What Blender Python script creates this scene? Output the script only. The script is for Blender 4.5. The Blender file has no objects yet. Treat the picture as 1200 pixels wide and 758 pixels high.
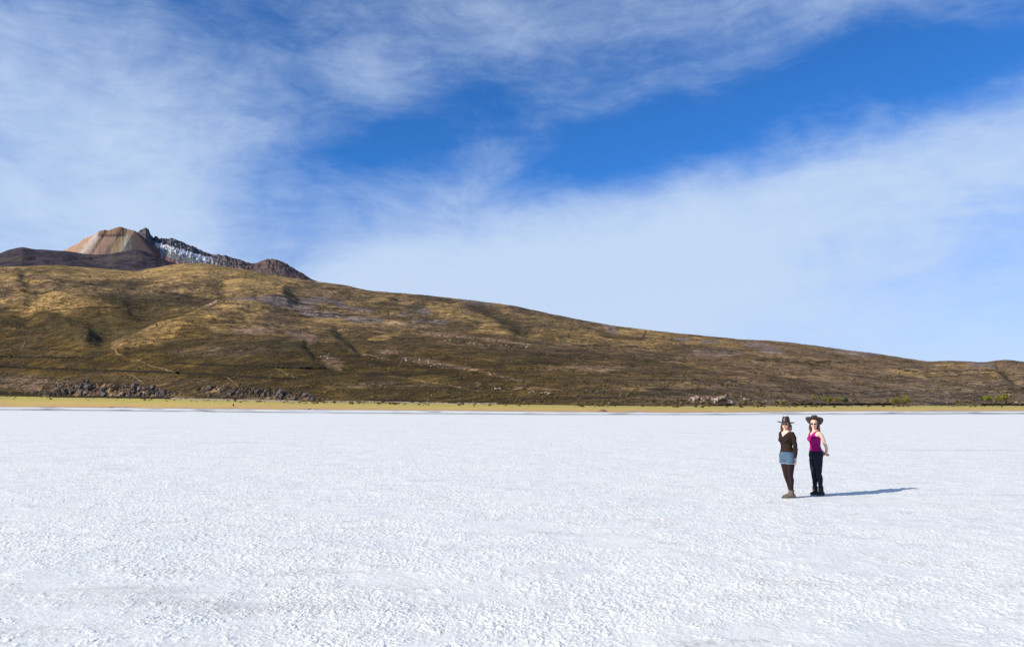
import bpy, bmesh, math, random
import numpy as np
from mathutils import Vector, Matrix

random.seed(7)
RNG = np.random.default_rng(7)
SC = bpy.context.scene
COL = SC.collection
R = math.radians

# ------------------------------------------------------------------ camera
CAM_H = 1.88
F_PX, CX, CY = 900.0, 600.0, 379.0
PITCH, ROLL = math.atan(97.5 / 900), math.atan(4 / 1200)
Fv = np.array([0, math.cos(PITCH), math.sin(PITCH)])
R0 = np.array([1.0, 0, 0]); U0 = np.array([0, -math.sin(PITCH), math.cos(PITCH)])
Rv = math.cos(ROLL) * R0 + math.sin(ROLL) * U0
Uv = -math.sin(ROLL) * R0 + math.cos(ROLL) * U0
cam = bpy.data.cameras.new('camera')
cam_o = bpy.data.objects.new('camera', cam); COL.objects.link(cam_o)
cam_o.matrix_world = Matrix(((Rv[0], Uv[0], -Fv[0], 0), (Rv[1], Uv[1], -Fv[1], 0),
                             (Rv[2], Uv[2], -Fv[2], CAM_H), (0, 0, 0, 1)))
cam.sensor_width = 36; cam.lens = F_PX / 1200 * 36
cam.clip_start = 0.1; cam.clip_end = 200000
SC.camera = cam_o

# ------------------------------------------------------------------ exposure, sun
SC.view_settings.view_transform = 'Standard'; SC.view_settings.look = 'None'
SC.view_settings.exposure = 0.58; SC.view_settings.gamma = 1
SC.view_settings.use_curve_mapping = False
SUN_EL = R(27.5)
sun_dir = Vector((-2.91, -1.50, 0)).normalized() * math.cos(SUN_EL) + Vector((0, 0, math.sin(SUN_EL)))
sun = bpy.data.lights.new('sun', 'SUN'); sun.energy = 3.8; sun.angle = R(0.53); sun.color = (1, 0.95, 0.87)
sun_o = bpy.data.objects.new('sun', sun); COL.objects.link(sun_o)
sun_o.rotation_euler = sun_dir.to_track_quat('Z', 'Y').to_euler(); sun_o.location = (-30, -16, 20)

# ------------------------------------------------------------------ pixel <-> direction helpers
def pix_dir(x, y):
    x = np.asarray(x, float)[..., None]; y = np.asarray(y, float)[..., None]
    return Fv + (x - CX) / F_PX * Rv - (y - CY) / F_PX * Uv
def pix_ate(x, y):
    "azimuth (from +Y towards +X) and tangent of elevation"
    d = pix_dir(x, y)
    return np.arctan2(d[..., 0], d[..., 1]), d[..., 2] / np.hypot(d[..., 0], d[..., 1])
def ate_pix(az, te):
    d = np.stack([np.sin(az), np.cos(az), te], -1)
    f = d @ Fv
    f = np.where(f < 0.1, 0.1, f)
    return CX + F_PX * (d @ Rv) / f, CY - F_PX * (d @ Uv) / f
def curve(pts):
    p = np.array(pts, float)
    a, t = pix_ate(p[:, 0], p[:, 1])
    return lambda az: np.interp(az, a, t)
def scurve(pts, sig):
    "the same, rounded over sig radians so that no crease runs down the slope"
    f = curve(pts); g = np.linspace(-1.3, 1.15, 4000); k = int(sig / (g[1] - g[0]) * 3)
    kern = np.exp(-0.5 * (np.arange(-k, k + 1) / (k / 3)) ** 2); kern /= kern.sum()
    v = np.convolve(np.pad(f(g), k, 'edge'), kern, 'valid')
    return lambda az: np.interp(az, g, v)
def xcurve(pts):
    p = np.array(pts, float)
    a, _ = pix_ate(p[:, 0], np.full(len(p), 440.))
    return lambda az: np.interp(az, a, p[:, 1])
def smooth(a, b, x):
    t = np.clip((x - a) / (b - a), 0, 1); return t * t * (3 - 2 * t)

# ------------------------------------------------------------------ noise in numpy
def _hash(ix, iy, seed):
    h = (ix.astype(np.uint32) * np.uint32(374761393) + iy.astype(np.uint32) * np.uint32(668265263)
         + np.uint32(seed * 2246822 + 12345))
    h = (h ^ (h >> np.uint32(13))) * np.uint32(1274126177)
    h = (h ^ (h >> np.uint32(16))) * np.uint32(2246822519)
    return ((h >> np.uint32(8)) & np.uint32(0xffff)).astype(np.float32) / 65536.0
def pn(x, y, seed=0):
    x = np.asarray(x, np.float64); y = np.asarray(y, np.float64)
    x0 = np.floor(x); y0 = np.floor(y)
    fx = (x - x0).astype(np.float32); fy = (y - y0).astype(np.float32)
    ix = x0.astype(np.int64); iy = y0.astype(np.int64)
    u = fx * fx * fx * (fx * (fx * 6 - 15) + 10); v = fy * fy * fy * (fy * (fy * 6 - 15) + 10)
    def g(dx, dy):
        a = _hash(ix + dx, iy + dy, seed) * 6.2831853
        return np.cos(a) * (fx - dx) + np.sin(a) * (fy - dy)
    n = (g(0, 0) * (1 - u) + g(1, 0) * u) * (1 - v) + (g(0, 1) * (1 - u) + g(1, 1) * u) * v
    return n * 1.5
def fbm(x, y, octs=5, seed=0, gain=0.5, ridged=False):
    s = 0; a = 1.0; tot = 0
    for k in range(octs):
        n = pn(x * 2.03 ** k + 17.3 * k, y * 2.03 ** k - 9.1 * k, seed + k)
        if ridged: n = 1 - 2 * np.abs(n)
        s = s + a * n; tot += a; a *= gain
    return s / tot

# ------------------------------------------------------------------ node helper
class NT:
    def __init__(s, tree): s.t = tree; s.n = tree.nodes; s.l = tree.links
    def new(s, typ, **kw):
        n = s.n.new(typ)
        for k, v in kw.items(): setattr(n, k, v)
        return n
    def put(s, sock, v):
        if v is None: return
        if isinstance(v, bpy.types.NodeSocket): s.l.new(v, sock)
        else:
            if isinstance(v, (tuple, list)) and len(v) == 3 and sock.type == 'RGBA': v = (*v, 1)
            sock.default_value = v
    def math(s, op, a, b=None, c=None, clamp=False):
        n = s.new('ShaderNodeMath', operation=op, use_clamp=clamp)
        for i, v in enumerate((a, b, c)):
            s.put(n.inputs[i], v)
        return n.outputs[0]
    def mul(s, a, b): return s.math('MULTIPLY', a, b)
    def add(s, a, b): return s.math('ADD', a, b)
    def mix(s, f, a, b, mode='MIX'):
        n = s.new('ShaderNodeMix', data_type='RGBA', blend_type=mode)
        s.put(n.inputs[0], f); s.put(n.inputs[6], a); s.put(n.inputs[7], b); return n.outputs[2]
    def ramp(s, f, lo, hi, a=0.0, b=1.0):
        n = s.new('ShaderNodeMapRange', interpolation_type='SMOOTHSTEP')
        s.put(n.inputs[0], f); n.inputs[1].default_value = lo; n.inputs[2].default_value = hi
        n.inputs[3].default_value = a; n.inputs[4].default_value = b; return n.outputs[0]
    def noise(s, vec, scale, detail=4, rough=0.55, dist=0, out=0):
        n = s.new('ShaderNodeTexNoise'); s.put(n.inputs['Vector'], vec)
        n.inputs['Scale'].default_value = scale; n.inputs['Detail'].default_value = detail
        n.inputs['Roughness'].default_value = rough; n.inputs['Distortion'].default_value = dist
        return n.outputs[out]
    def vor(s, vec, scale, feature='F1', out=0, rnd=1.0):
        n = s.new('ShaderNodeTexVoronoi', feature=feature); s.put(n.inputs['Vector'], vec)
        n.inputs['Scale'].default_value = scale; n.inputs['Randomness'].default_value = rnd
        return n.outputs[out]
    def mapping(s, vec, loc=(0, 0, 0), rot=(0, 0, 0), scale=(1, 1, 1), typ='POINT'):
        n = s.new('ShaderNodeMapping', vector_type=typ); s.put(n.inputs[0], vec)
        n.inputs[1].default_value = loc; n.inputs[2].default_value = rot; n.inputs[3].default_value = scale
        return n.outputs[0]
    def attr(s, name): return s.new('ShaderNodeAttribute', attribute_name=name).outputs['Fac']

def material(name, rough=0.9, spec=0.3):
    m = bpy.data.materials.new(name); m.use_nodes = True
    nt = NT(m.node_tree); b = m.node_tree.nodes['Principled BSDF']
    b.inputs['Roughness'].default_value = rough
    b.inputs['Specular IOR Level'].default_value = spec
    pos = nt.new('ShaderNodeNewGeometry').outputs['Position']
    return m, nt, b, pos
def bump(nt, b, h, strength=0.5, dist=0.05):
    n = nt.new('ShaderNodeBump'); nt.put(n.inputs['Height'], h)
    n.inputs['Strength'].default_value = strength; n.inputs['Distance'].default_value = dist
    nt.l.new(n.outputs[0], b.inputs['Normal'])

# ------------------------------------------------------------------ sky
world = bpy.data.worlds.new('World'); SC.world = world; world.use_nodes = True
w = NT(world.node_tree)
bg = world.node_tree.nodes['Background']
sky = w.new('ShaderNodeTexSky', sky_type='NISHITA', sun_disc=False)
sky.sun_elevation = SUN_EL; sky.sun_rotation = math.atan2(sun_dir.x, sun_dir.y)
sky.altitude = 3600; sky.air_density = 1.0; sky.dust_density = 0.3; sky.ozone_density = 2.2
dirv = w.new('ShaderNodeTexCoord').outputs['Generated']
sep = w.new('ShaderNodeSeparateXYZ'); w.put(sep.inputs[0], dirv)
az_s = w.math('ARCTAN2', sep.outputs[0], sep.outputs[1])
el_s = w.math('ARCSINE', sep.outputs[2])
comb = w.new('ShaderNodeCombineXYZ'); w.put(comb.inputs[0], az_s); w.put(comb.inputs[1], el_s)
ae = comb.outputs[0]
warp = w.noise(ae, 3.0, 3, 0.5, out=1)
wv = w.new('ShaderNodeVectorMath', operation='MULTIPLY_ADD')
w.put(wv.inputs[0], warp); wv.inputs[1].default_value = (0.16, 0.10, 0); wv.inputs[2].default_value = (0, 0, 0)
w.put(wv.inputs[2], ae)
off = w.new('ShaderNodeVectorMath', operation='SUBTRACT'); w.put(off.inputs[0], wv.outputs[0]); off.inputs[1].default_value = (0.08, 0.05, 0)
aew = off.outputs[0]
def blob(x, y, rx, ry, rot, amp):
    "a soft patch of thin cloud (amp > 0) or of clear air (amp < 0) centred on a direction of the sky"
    a, te = pix_ate(x, y); a = float(a); e = math.atan(float(te))
    v = w.mapping(aew, (a, e, 0), (0, 0, R(rot)), (rx / 900, ry / 900, 1), 'TEXTURE')
    g = w.new('ShaderNodeTexGradient', gradient_type='SPHERICAL'); w.put(g.inputs[0], v)
    return w.mul(w.ramp(g.outputs[1], 0, 1), amp)
blobs = [
    # clear, deep blue
    (880, 150, 520, 90, 15, -0.60), (690, 185, 220, 70, 8, -0.40), (1200, 75, 300, 60, 14, -0.40),
    (640, 100, 150, 120, 0, -0.12), (420, 225, 240, 120, 20, -0.34), (540, 150, 140, 110, 20, -0.30), (230, 10, 380, 130, -6, -0.22), (300, 130, 260, 90, -20, -0.10),
    (480, 175, 260, 60, 10, -0.14), (1180, 400, 420, 110, 8, -0.16), (960, 60, 300, 60, 10, -0.10),
    (360, 320, 110, 70, 0, -0.2), (720, 75, 300, 60, 12, -0.20), (350, 20, 260, 70, 0, -0.10), (410, 250, 190, 85, 30, -0.28), (650, 200, 160, 45, 12, -0.16), (560, 120, 130, 60, -10, -0.12),
    # veils of white
    (620, 310, 500, 180, 12, 0.80), (820, 350, 520, 130, 10, 0.30), (1000, 235, 520, 120, 15, 0.34), (470, 215, 200, 60, 18, 0.26),
    (590, 190, 110, 50, 10, 0.20), (140, 210, 520, 280, -8, 0.40), (60, 150, 260, 140, 0, 0.14),
    (160, 280, 420, 90, 0, 0.16), (440, 85, 260, 55, -28, 0.20), (590, 90, 120, 110, -40, 0.20),
    (740, 30, 300, 60, 8, 0.08), (1050, 5, 260, 50, 8, 0.18), (1190, 170, 280, 110, 10, 0.26), (1180, 360, 320, 110, 0, 0.16), (540, 20, 300, 60, 0, 0.08),
    (420, 330, 160, 60, 10, 0.16),
]
tot = None
for b_ in blobs:
    v = blob(*b_); tot = v if tot is None else w.add(tot, v)
# fibrous wisps, two directions
str1 = w.noise(w.mapping(aew, (0, 0, 0), (0, 0, R(-24)), (1.0, 3.0, 1)), 7.0, 8, 0.62, 0.4)
str2 = w.noise(w.mapping(aew, (3, 1, 0), (0, 0, R(28)), (1.0, 2.4, 1)), 5.0, 8, 0.60, 0.3)
str3 = w.noise(w.mapping(aew, (7, 2, 0), (0, 0, R(-8)), (1.0, 1.6, 1)), 22.0, 6, 0.65, 0.2)
nz = w.add(w.add(w.mul(w.math('SUBTRACT', str1, 0.5), 1.0), w.mul(w.math('SUBTRACT', str2, 0.5), 0.8)),
           w.mul(w.math('SUBTRACT', str3, 0.5), 0.55))
str4 = w.noise(w.mapping(aew, (1, 5, 0), (0, 0, R(-30)), (1.0, 4.5, 1)), 20.0, 7, 0.66, 0.5)
strm = w.noise(w.mapping(aew, (5, 9, 0), (0, 0, R(20)), (1.0, 1.7, 1)), 8.5, 9, 0.60, 1.0)
nz = w.add(nz, w.add(w.mul(w.math('SUBTRACT', str4, 0.5), 0.50), w.mul(w.math('SUBTRACT', strm, 0.5), 1.1)))
tot = w.add(tot, w.ramp(el_s, 0.22, 0.03, 0.0, 0.30))
cover = w.add(w.add(tot, 0.27), w.mul(nz, 0.50))
cover = w.ramp(cover, -0.18, 1.12, 0.0, 0.95)
tint = w.mix(1.0, sky.outputs[0], w.mix(w.ramp(el_s, 0.05, 0.30), w.mix(w.ramp(el_s, 0.0, 0.13), (0.50, 0.50, 0.62), (0.82, 0.78, 0.94)), (0.27, 0.76, 1.26)), 'MULTIPLY')
cl = w.mix(cover, tint, (3.85, 4.75, 6.15))
below = w.ramp(sep.outputs[2], -0.02, 0.0)
w.put(bg.inputs['Color'], cl); bg.inputs['Strength'].default_value = 0.1

# ------------------------------------------------------------------ mesh helpers
def obj(name, me, mat=None, parent=None, loc=(0, 0, 0)):
    o = bpy.data.objects.new(name, me); COL.objects.link(o); o.location = loc
    if mat:
        for m in (mat if isinstance(mat, (list, tuple)) else [mat]): me.materials.append(m)
    if parent: o.parent = parent
    return o
def tag(o, label, cat, group=None, kind=None):
    o['label'] = label; o['category'] = cat
    if group: o['group'] = group
    if kind: o['kind'] = kind
    return o
def structure(o, label=None, cat=None):
    o['kind'] = 'structure'
    if label: o['label'] = label
    if cat: o['category'] = cat
    return o
def empty(name, loc, rz=0):
    o = bpy.data.objects.new(name, None); COL.objects.link(o); o.location = loc; o.rotation_euler = (0, 0, rz)
    o.empty_display_size = 0.2
    return o
def np_mesh(name, co, faces, smooth_=True, attrs=None):
    me = bpy.data.meshes.new(name)
    n = len(co); m = len(faces); k = faces.shape[1]
    me.vertices.add(n); me.vertices.foreach_set('co', np.ascontiguousarray(co, np.float32).ravel())
    me.loops.add(m * k); me.loops.foreach_set('vertex_index', np.ascontiguousarray(faces, np.int32).ravel())
    me.polygons.add(m); me.polygons.foreach_set('loop_start', np.arange(m, dtype=np.int32) * k)
    me.polygons.foreach_set('loop_total', np.full(m, k, np.int32))
    me.polygons.foreach_set('use_smooth', np.full(m, smooth_, bool))
    for a, v in (attrs or {}).items():
        at = me.attributes.new(a, 'FLOAT', 'POINT'); at.data.foreach_set('value', np.ascontiguousarray(v, np.float32).ravel())
    me.update(calc_edges=True)
    return me
def grid_faces(nr, nc, wrap=False):
    i = np.arange(nr - 1)[:, None] * nc; j = np.arange(nc - (0 if wrap else 1))[None, :]
    j1 = (j + 1) % nc
    return np.stack([i + j, i + j1, i + nc + j1, i + nc + j], -1).reshape(-1, 4)

# ------------------------------------------------------------------ curves of the landscape
teS = scurve([(-900, 476.0), (0, 476.7), (150, 477.9), (300, 479.5), (480, 480.8), (640, 482.4), (760, 483.2), (850, 483.3),
             (900, 482.6), (980, 481.8), (1200, 481.6), (2000, 482)], 0.02)
teM = scurve([(-900, 479.2), (0, 479.6), (150, 481.0), (300, 482.6), (480, 484.3), (640, 485.4), (850, 485.6), (1000, 484.7),
             (1200, 484.2), (2000, 484)], 0.02)
teG = scurve([(-900, 463), (0, 464.2), (100, 465.5), (200, 467.2), (300, 469.2), (400, 471.5), (480, 472.6), (640, 474.4),
             (760, 475.8), (900, 475.8), (980, 475.5), (1200, 475.3), (2000, 475)], 0.02)
KPTS = [(-900, 330), (-300, 318), (0, 313), (70, 311), (100, 313.5), (140, 317), (160, 318), (185, 313.5), (210, 309.5),
             (240, 309), (280, 315), (330, 324), (370, 330), (400, 334), (433, 341), (470, 344), (500, 346.5), (550, 352),
             (600, 358), (640, 367), (680, 375), (720, 382), (800, 391.5), (870, 398), (910, 400), (950, 404.5), (1000, 411.5),
             (1030, 415), (1060, 420), (1085, 424), (1110, 423), (1135, 424), (1150, 425), (1180, 421.5), (1200, 424),
             (1300, 428), (1500, 420), (2000, 430)]
teK = scurve(KPTS, 0.004); teKs = scurve(KPTS, 0.05)
_rk = xcurve([(-900, 3600), (0, 3700), (200, 4000), (420, 4100), (700, 3900), (1000, 4200), (1100, 5000), (1200, 5200), (2000, 5200)])
_g = np.linspace(-1.3, 1.15, 3000); _k = np.exp(-0.5 * (np.arange(-150, 151) / 50) ** 2); _k /= _k.sum()
_v = np.convolve(np.pad(_rk(_g), 150, 'edge'), _k, 'valid')
def rK_f(az): return np.interp(az, _g, _v)
def rS(az): return CAM_H / -teS(az)
def rG(az): return rS(az) * 1.42

def ell(px, py, x, y, rx, ry, rot=0, soft=0.5, ns=0.0, nz=None):
    c, s = math.cos(R(rot)), math.sin(R(rot))
    dx, dy = px - x, py - y
    u = (dx * c - dy * s) / rx; v = (dx * s + dy * c) / ry     # rot > 0 tips the right end up
    d = np.hypot(u, v)
    if nz is not None: d = d + ns * nz
    return 1 - smooth(1 - soft, 1 + soft, d)
def poly_dist(px, py, pts):
    d = np.full(px.shape, 1e9)
    for (x0, y0), (x1, y1) in zip(pts[:-1], pts[1:]):
        vx, vy = x1 - x0, y1 - y0
        t = np.clip(((px - x0) * vx + (py - y0) * vy) / (vx * vx + vy * vy), 0, 1)
        d = np.minimum(d, np.hypot(px - x0 - t * vx, py - y0 - t * vy))
    return d
GULLIES = [([(262, 340), (235, 352), (210, 362), (170, 375), (135, 388), (128, 393)], 17, 7),
           ([(395, 388), (410, 402), (425, 412)], 5, 3.0),
           ([(362, 406), (372, 418), (392, 430)], 5, 2.6),
           ([(470, 352), (490, 362), (520, 372)], 8, 2.5),
           ([(560, 358), (590, 374), (620, 388)], 10, 4.0),
           ([(690, 378), (735, 392), (760, 402)], 9, 2.5),
           ([(1172, 432), (1182, 442), (1190, 450)], 5, 2.6),
           ([(330, 330), (322, 345), (300, 356)], 5, 1.6),
           ([(30, 330), (45, 350), (30, 372)], 8, 3.0)]
SPURS = [([(330, 352), (270, 364), (215, 380), (170, 395), (140, 408)], 13, 9.0), ([(20, 330), (80, 350), (140, 366)], 16, 5.0), ([(40, 372), (80, 388), (100, 396)], 9, 5), ([(540, 356), (570, 374), (600, 392)], 8, 2.0),
         ([(640, 372), (660, 384), (700, 398)], 9, 2.2), ([(1140, 430), (1165, 440), (1180, 452)], 7, 2.0)]
def hill(az, r):
    "height, t and base picture coordinates of the hillside"
    a_g = rG(az); rk = rK_f(az); g = teG(az); k = teK(az)
    t = np.log(r / a_g) / np.log(rk / a_g)
    ft = np.where(t < 1, 0.72 * t + 0.28 * (1 - (1 - np.clip(t, 0, 1)) ** 2), 1 - 2.2 * (t - 1) - 6 * (t - 1) ** 2)
    ks = teKs(az); w_ = smooth(0.55, 1.0, t); k = ks * (1 - w_) + k * w_
    te = g + (k - g) * ft
    X, Y = r * np.sin(az), r * np.cos(az)
    px, py = ate_pix(az, te)
    env = smooth(0.02, 0.25, t) * (1 - 0.72 * smooth(0.7, 1.0, t))
    tez = np.zeros_like(te)
    wx = px + 4 * pn(px / 22, py / 16, 91); wy = py + 2.5 * pn(px / 22, py / 16, 92)
    for pts, wd, dep in GULLIES:
        d = poly_dist(wx, wy * 1.0, pts); tez -= dep / 900 * np.exp(-(d / wd) ** 2)
    for pts, wd, dep in SPURS:
        d = poly_dist(wx, wy, pts); tez += dep / 900 * np.exp(-(d / wd) ** 2)
    n = fbm(X / 900, Y / 1300, 3, 5) * 2.2 + fbm(X / 330, Y / 520, 4, 11, 0.6, True) * 2.0 + fbm(X / 60, Y / 120, 4, 15, 0.65, True) * 1.5 + fbm(X / 110, Y / 170, 4, 21, 0.6) * 1.5
    te = te + tez * smooth(0.0, 0.1, t) * (1 - smooth(0.9, 1.0, t)) + env * n * 0.9 / 900
    # small relief, metres: hummocks, terraces cut across the lower slope
    mic = fbm(X / 26, Y / 34, 4, 41, 0.62) * 1.0 * smooth(0.0, 0.06, t) * (0.6 + 0.9 * t)
    ter = py / 7.5 + 0.9 * pn(px / 130, py / 30, 77)
    saw = ter - np.floor(ter)
    terr = (smooth(0, 0.85, saw) - smooth(0.85, 1, saw)) * 1.1 * smooth(0.03, 0.1, t) * (1 - smooth(0.45, 0.7, t)) * smooth(0.05, 0.35, pn(px / 60, py / 12, 78) + 0.2)
    rub = np.maximum(ell(px, py, 132, 459, 76, 5.0, -3, .35), ell(px, py, 302, 462, 68, 4.2, -4, .35))
    rub = np.maximum(rub, ell(px, py, 834, 469, 28, 2.5, 0, .4) * 0.6); rub = np.maximum(rub, ell(px, py, 612, 457, 34, 2.2, -6, .4) * 0.4)
    rb = np.abs(pn(X / 5.5, Y / 9.0, 71)) * 1.3 + np.abs(pn(X / 2.4, Y / 4.0, 72)) * 0.7
    h = CAM_H + te * r + mic - terr + rub * (1.5 + 5.5 * rb) * (r / 1100)
    return h, t, px, py

def ground_h(az, r):
    az = np.asarray(az, float); r = np.asarray(r, float)
    a_s, a_g = rS(az), rG(az)
    hs = plain_h(az, r)
    hh, *_ = hill(az, np.maximum(r, a_g))
    return np.where(r < a_s, 0.0, np.where(r < a_g, hs, hh))
def plain_h(az, r):
    a_s, a_g = rS(az), rG(az)
    f = np.clip((r - a_s) / (a_g - a_s), 0, 1)
    hg, *_ = hill(az, a_g)
    X, Y = r * np.sin(az), r * np.cos(az)
    return 0.04 + f ** 1.15 * (hg - 0.04) + 0.18 * fbm(X / 9, Y / 9, 3, 61) * smooth(0.02, 0.2, f) * (1 - f)

def locate(x, y, dy=0.0):
    "the point of the ground seen at a place of the picture: march along the sight line"
    az, te = pix_ate(x, y); az = float(az); te = float(te)
    r = np.exp(np.linspace(math.log(max(60, float(rS(az)) * 0.9)), math.log(5200), 5000))
    h = ground_h(np.full_like(r, az), r)
    e = (h - CAM_H) / r
    hit = np.nonzero(e >= te)[0]
    i = hit[0] if len(hit) else int(np.argmax(e))
    return float(r[i] * math.sin(az)), float(r[i] * math.cos(az)), float(h[i]), float(r[i])

# ------------------------------------------------------------------ salt flat
def build_salt():
    az = np.concatenate([np.linspace(-180, -44, 40)[:-1], np.linspace(-44, 44, 1750), np.linspace(44, 180, 40)[1:-1]]) * math.pi / 180
    q = np.concatenate([np.linspace(1692 / 5.0, 1692 / 13., 620), np.linspace(1692 / 13., 1692 / 60., 330)[1:],
                        np.linspace(1692 / 60., 1692 / 900., 160)[1:]])
    rows = np.concatenate([[0.02, 0.8, 2, 3.2, 4.2, 4.7], 1692 / q, [1400, 3000, 8000, 20000, 70000]])
    A, Rr = np.meshgrid(az, rows)
    X, Y = Rr * np.sin(A), Rr * np.cos(A)
    h = np.zeros_like(X)
    near = (Rr < 130) & (np.abs(A) < R(50))
    x, y = X[near], Y[near]; rr = Rr[near]
    wx = x + 0.015 * pn(x / 0.09, y / 0.09, 1); wy = y + 0.015 * pn(x / 0.09, y / 0.09, 2)
    lump = 0.45 * np.abs(pn(wx / 0.07, wy / 0.07, 3)) + 1.15 * np.maximum(fbm(wx / 0.085, wy / 0.085, 4, 4, 0.72) + 0.12, 0) + 0.25 * pn(x / 0.022, y / 0.022, 14)
    mid = fbm(wx / 0.30, wy / 0.30, 3, 6)
    big = fbm(x / 1.7, y / 1.7, 3, 9)
    patch = 0.15 + 0.85 * smooth(-0.38, 0.02, fbm(x / 2.6, y / 1.9, 4, 12) + 0.4 * mid)          # crusty or smooth
    fade = 1 - smooth(30, 110, rr)
    hh = (0.0155 * lump * patch * (0.85 + 0.4 * smooth(0.0, 0.5, mid)) + 0.007 * np.maximum(mid, -0.3) * (0.35 + 0.65 * patch)) * fade + 0.022 * big * fade
    h[near] = hh - 0.012
    co = np.stack([X, Y, h], -1).reshape(-1, 3)
    f = grid_faces(len(rows), len(az), True)
    pt = np.zeros_like(X); pt[near] = patch
    with np.errstate(divide='ignore', over='ignore'):
        te = -CAM_H / Rr
    dm = (te - teM(A)) * 900
    ds = (teS(A) - te) * 900          # px in front of the shore
    nA = fbm(A * 14, np.log(Rr) * 2, 3, 31)
    mud = np.exp(-(dm / 0.75) ** 2) * smooth(-0.6, 0.3, nA + 0.35) * 0.72
    nB = fbm(A * 25, ds * 0.6, 3, 33)
    mud2 = smooth(0.0, 0.45, nB) * np.exp(-((ds - 1.6) / 1.3) ** 2) * 0.8
    edge = (1 - smooth(0, 0.8, ds)) * 0.35
    mud = np.clip(mud + mud2 + edge, 0, 0.95) * (Rr > 60) * (np.abs(A) < R(75))
    me = np_mesh('salt_flat', co, f, True, {'patch': pt, 'mud': mud})
    m, nt, b, pos = material('salt_crust', 0.75, 0.25)
    n1 = nt.noise(pos, 2.2, 5, 0.6); n2 = nt.noise(pos, 28, 4, 0.65); n3 = nt.noise(pos, 0.35, 4, 0.5)
    c = nt.mix(nt.ramp(n2, 0.3, 0.75), (0.75, 0.728, 0.66), (0.885, 0.858, 0.77))
    c = nt.mix(nt.ramp(n1, 0.35, 0.75), c, nt.mix(1.0, c, (1.10, 1.09, 1.07), 'MULTIPLY'))
    c = nt.mix(nt.ramp(n3, 0.3, 0.7, 0, 0.55), c, nt.mix(1.0, c, (0.92, 0.95, 0.98), 'MULTIPLY'))
    st = nt.noise(nt.mapping(pos, (0, 0, 0), (0, 0, R(16)), (0.75, 1.4, 1)), 1.1, 7, 0.74, 0.6)
    stain = nt.mul(nt.ramp(st, 0.53, 0.66), nt.ramp(nt.noise(pos, 9, 3, 0.7), 0.35, 0.65))
    c = nt.mix(nt.mul(stain, 0.60), c, (0.50, 0.42, 0.345))
    st2 = nt.noise(nt.mapping(pos, (4, 2, 0), (0, 0, R(12)), (0.05, 0.35, 1)), 1.0, 5, 0.6, 0.3)
    c = nt.mix(nt.ramp(st2, 0.60, 0.72, 0, 0.45), c, (0.50, 0.44, 0.40))
    c = nt.mix(nt.attr('mud'), c, (0.20, 0.19, 0.18))
    nt.put(b.inputs['Base Color'], c)
    hb = nt.add(nt.mul(nt.noise(pos, 60, 4, 0.7), 0.4), nt.noise(pos, 14, 4, 0.7))
    bump(nt, b, hb, 0.55, 0.03)
    b.inputs['Subsurface Weight'].default_value = 0.0
    o = obj('salt_flat', me, m); structure(o, 'white crusted salt flat stretching to the grassy shore', 'salt flat')
build_salt()

# ------------------------------------------------------------------ grassy shore plain
def build_plain():
    az = np.linspace(-70, 62, 1500) * math.pi / 180
    f = np.linspace(0, 1, 60) ** 1.2
    A, Fq = np.meshgrid(az, f)
    jit = 1 + (0.11 * fbm(A * 22, A * 0, 6, 55, 0.65)) * (1 - Fq)
    Rr = (rS(A) * (1 - Fq) + rG(A) * Fq) * jit
    Z = plain_h(A, np.maximum(Rr, rS(A)))
    Z[-1] = ground_h(A[-1], rG(A[-1]) + 1e-6)
    co = np.stack([Rr * np.sin(A), Rr * np.cos(A), Z], -1)
    skirt = co[0].copy(); skirt[:, 2] = -0.25; skirt[:, :2] *= 0.998
    co = np.concatenate([skirt[None], co], 0)
    Fa = np.concatenate([Fq[:1], Fq], 0)
    me = np_mesh('grass_plain', co.reshape(-1, 3), grid_faces(co.shape[0], co.shape[1]), True, {'f': Fa})
    m, nt, b, pos = material('dry_grass', 0.95, 0.1)
    fa = nt.attr('f')
    n = nt.noise(nt.mapping(pos, scale=(0.5, 0.5, 1)), 0.05, 5, 0.65); n2 = nt.noise(pos, 0.9, 5, 0.75)
    n3 = nt.noise(pos, 0.012, 3, 0.5)
    sel = nt.add(nt.mul(fa, 1.1), nt.mul(nt.math('SUBTRACT', n, 0.5), 1.3))
    sel = nt.add(sel, nt.mul(nt.math('SUBTRACT', n3, 0.5), 0.5))
    c = nt.mix(nt.ramp(sel, 0.12, 0.5), (0.60, 0.37, 0.15), (0.60, 0.42, 0.12))
    c = nt.mix(nt.ramp(sel, 0.40, 0.85), c, (0.48, 0.39, 0.10))
    c = nt.mix(nt.ramp(n2, 0.35, 0.8, 0, 0.5), c, (0.24, 0.19, 0.07))
    c = nt.mix(nt.ramp(fa, 0.07, 0.0), c, (0.30, 0.21, 0.17))
    nt.put(b.inputs['Base Color'], c)
    bump(nt, b, n2, 0.7, 0.5)
    structure(obj('grass_plain', me, m), 'strip of dry yellow grass along the edge of the salt', 'grass')
build_plain()

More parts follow.
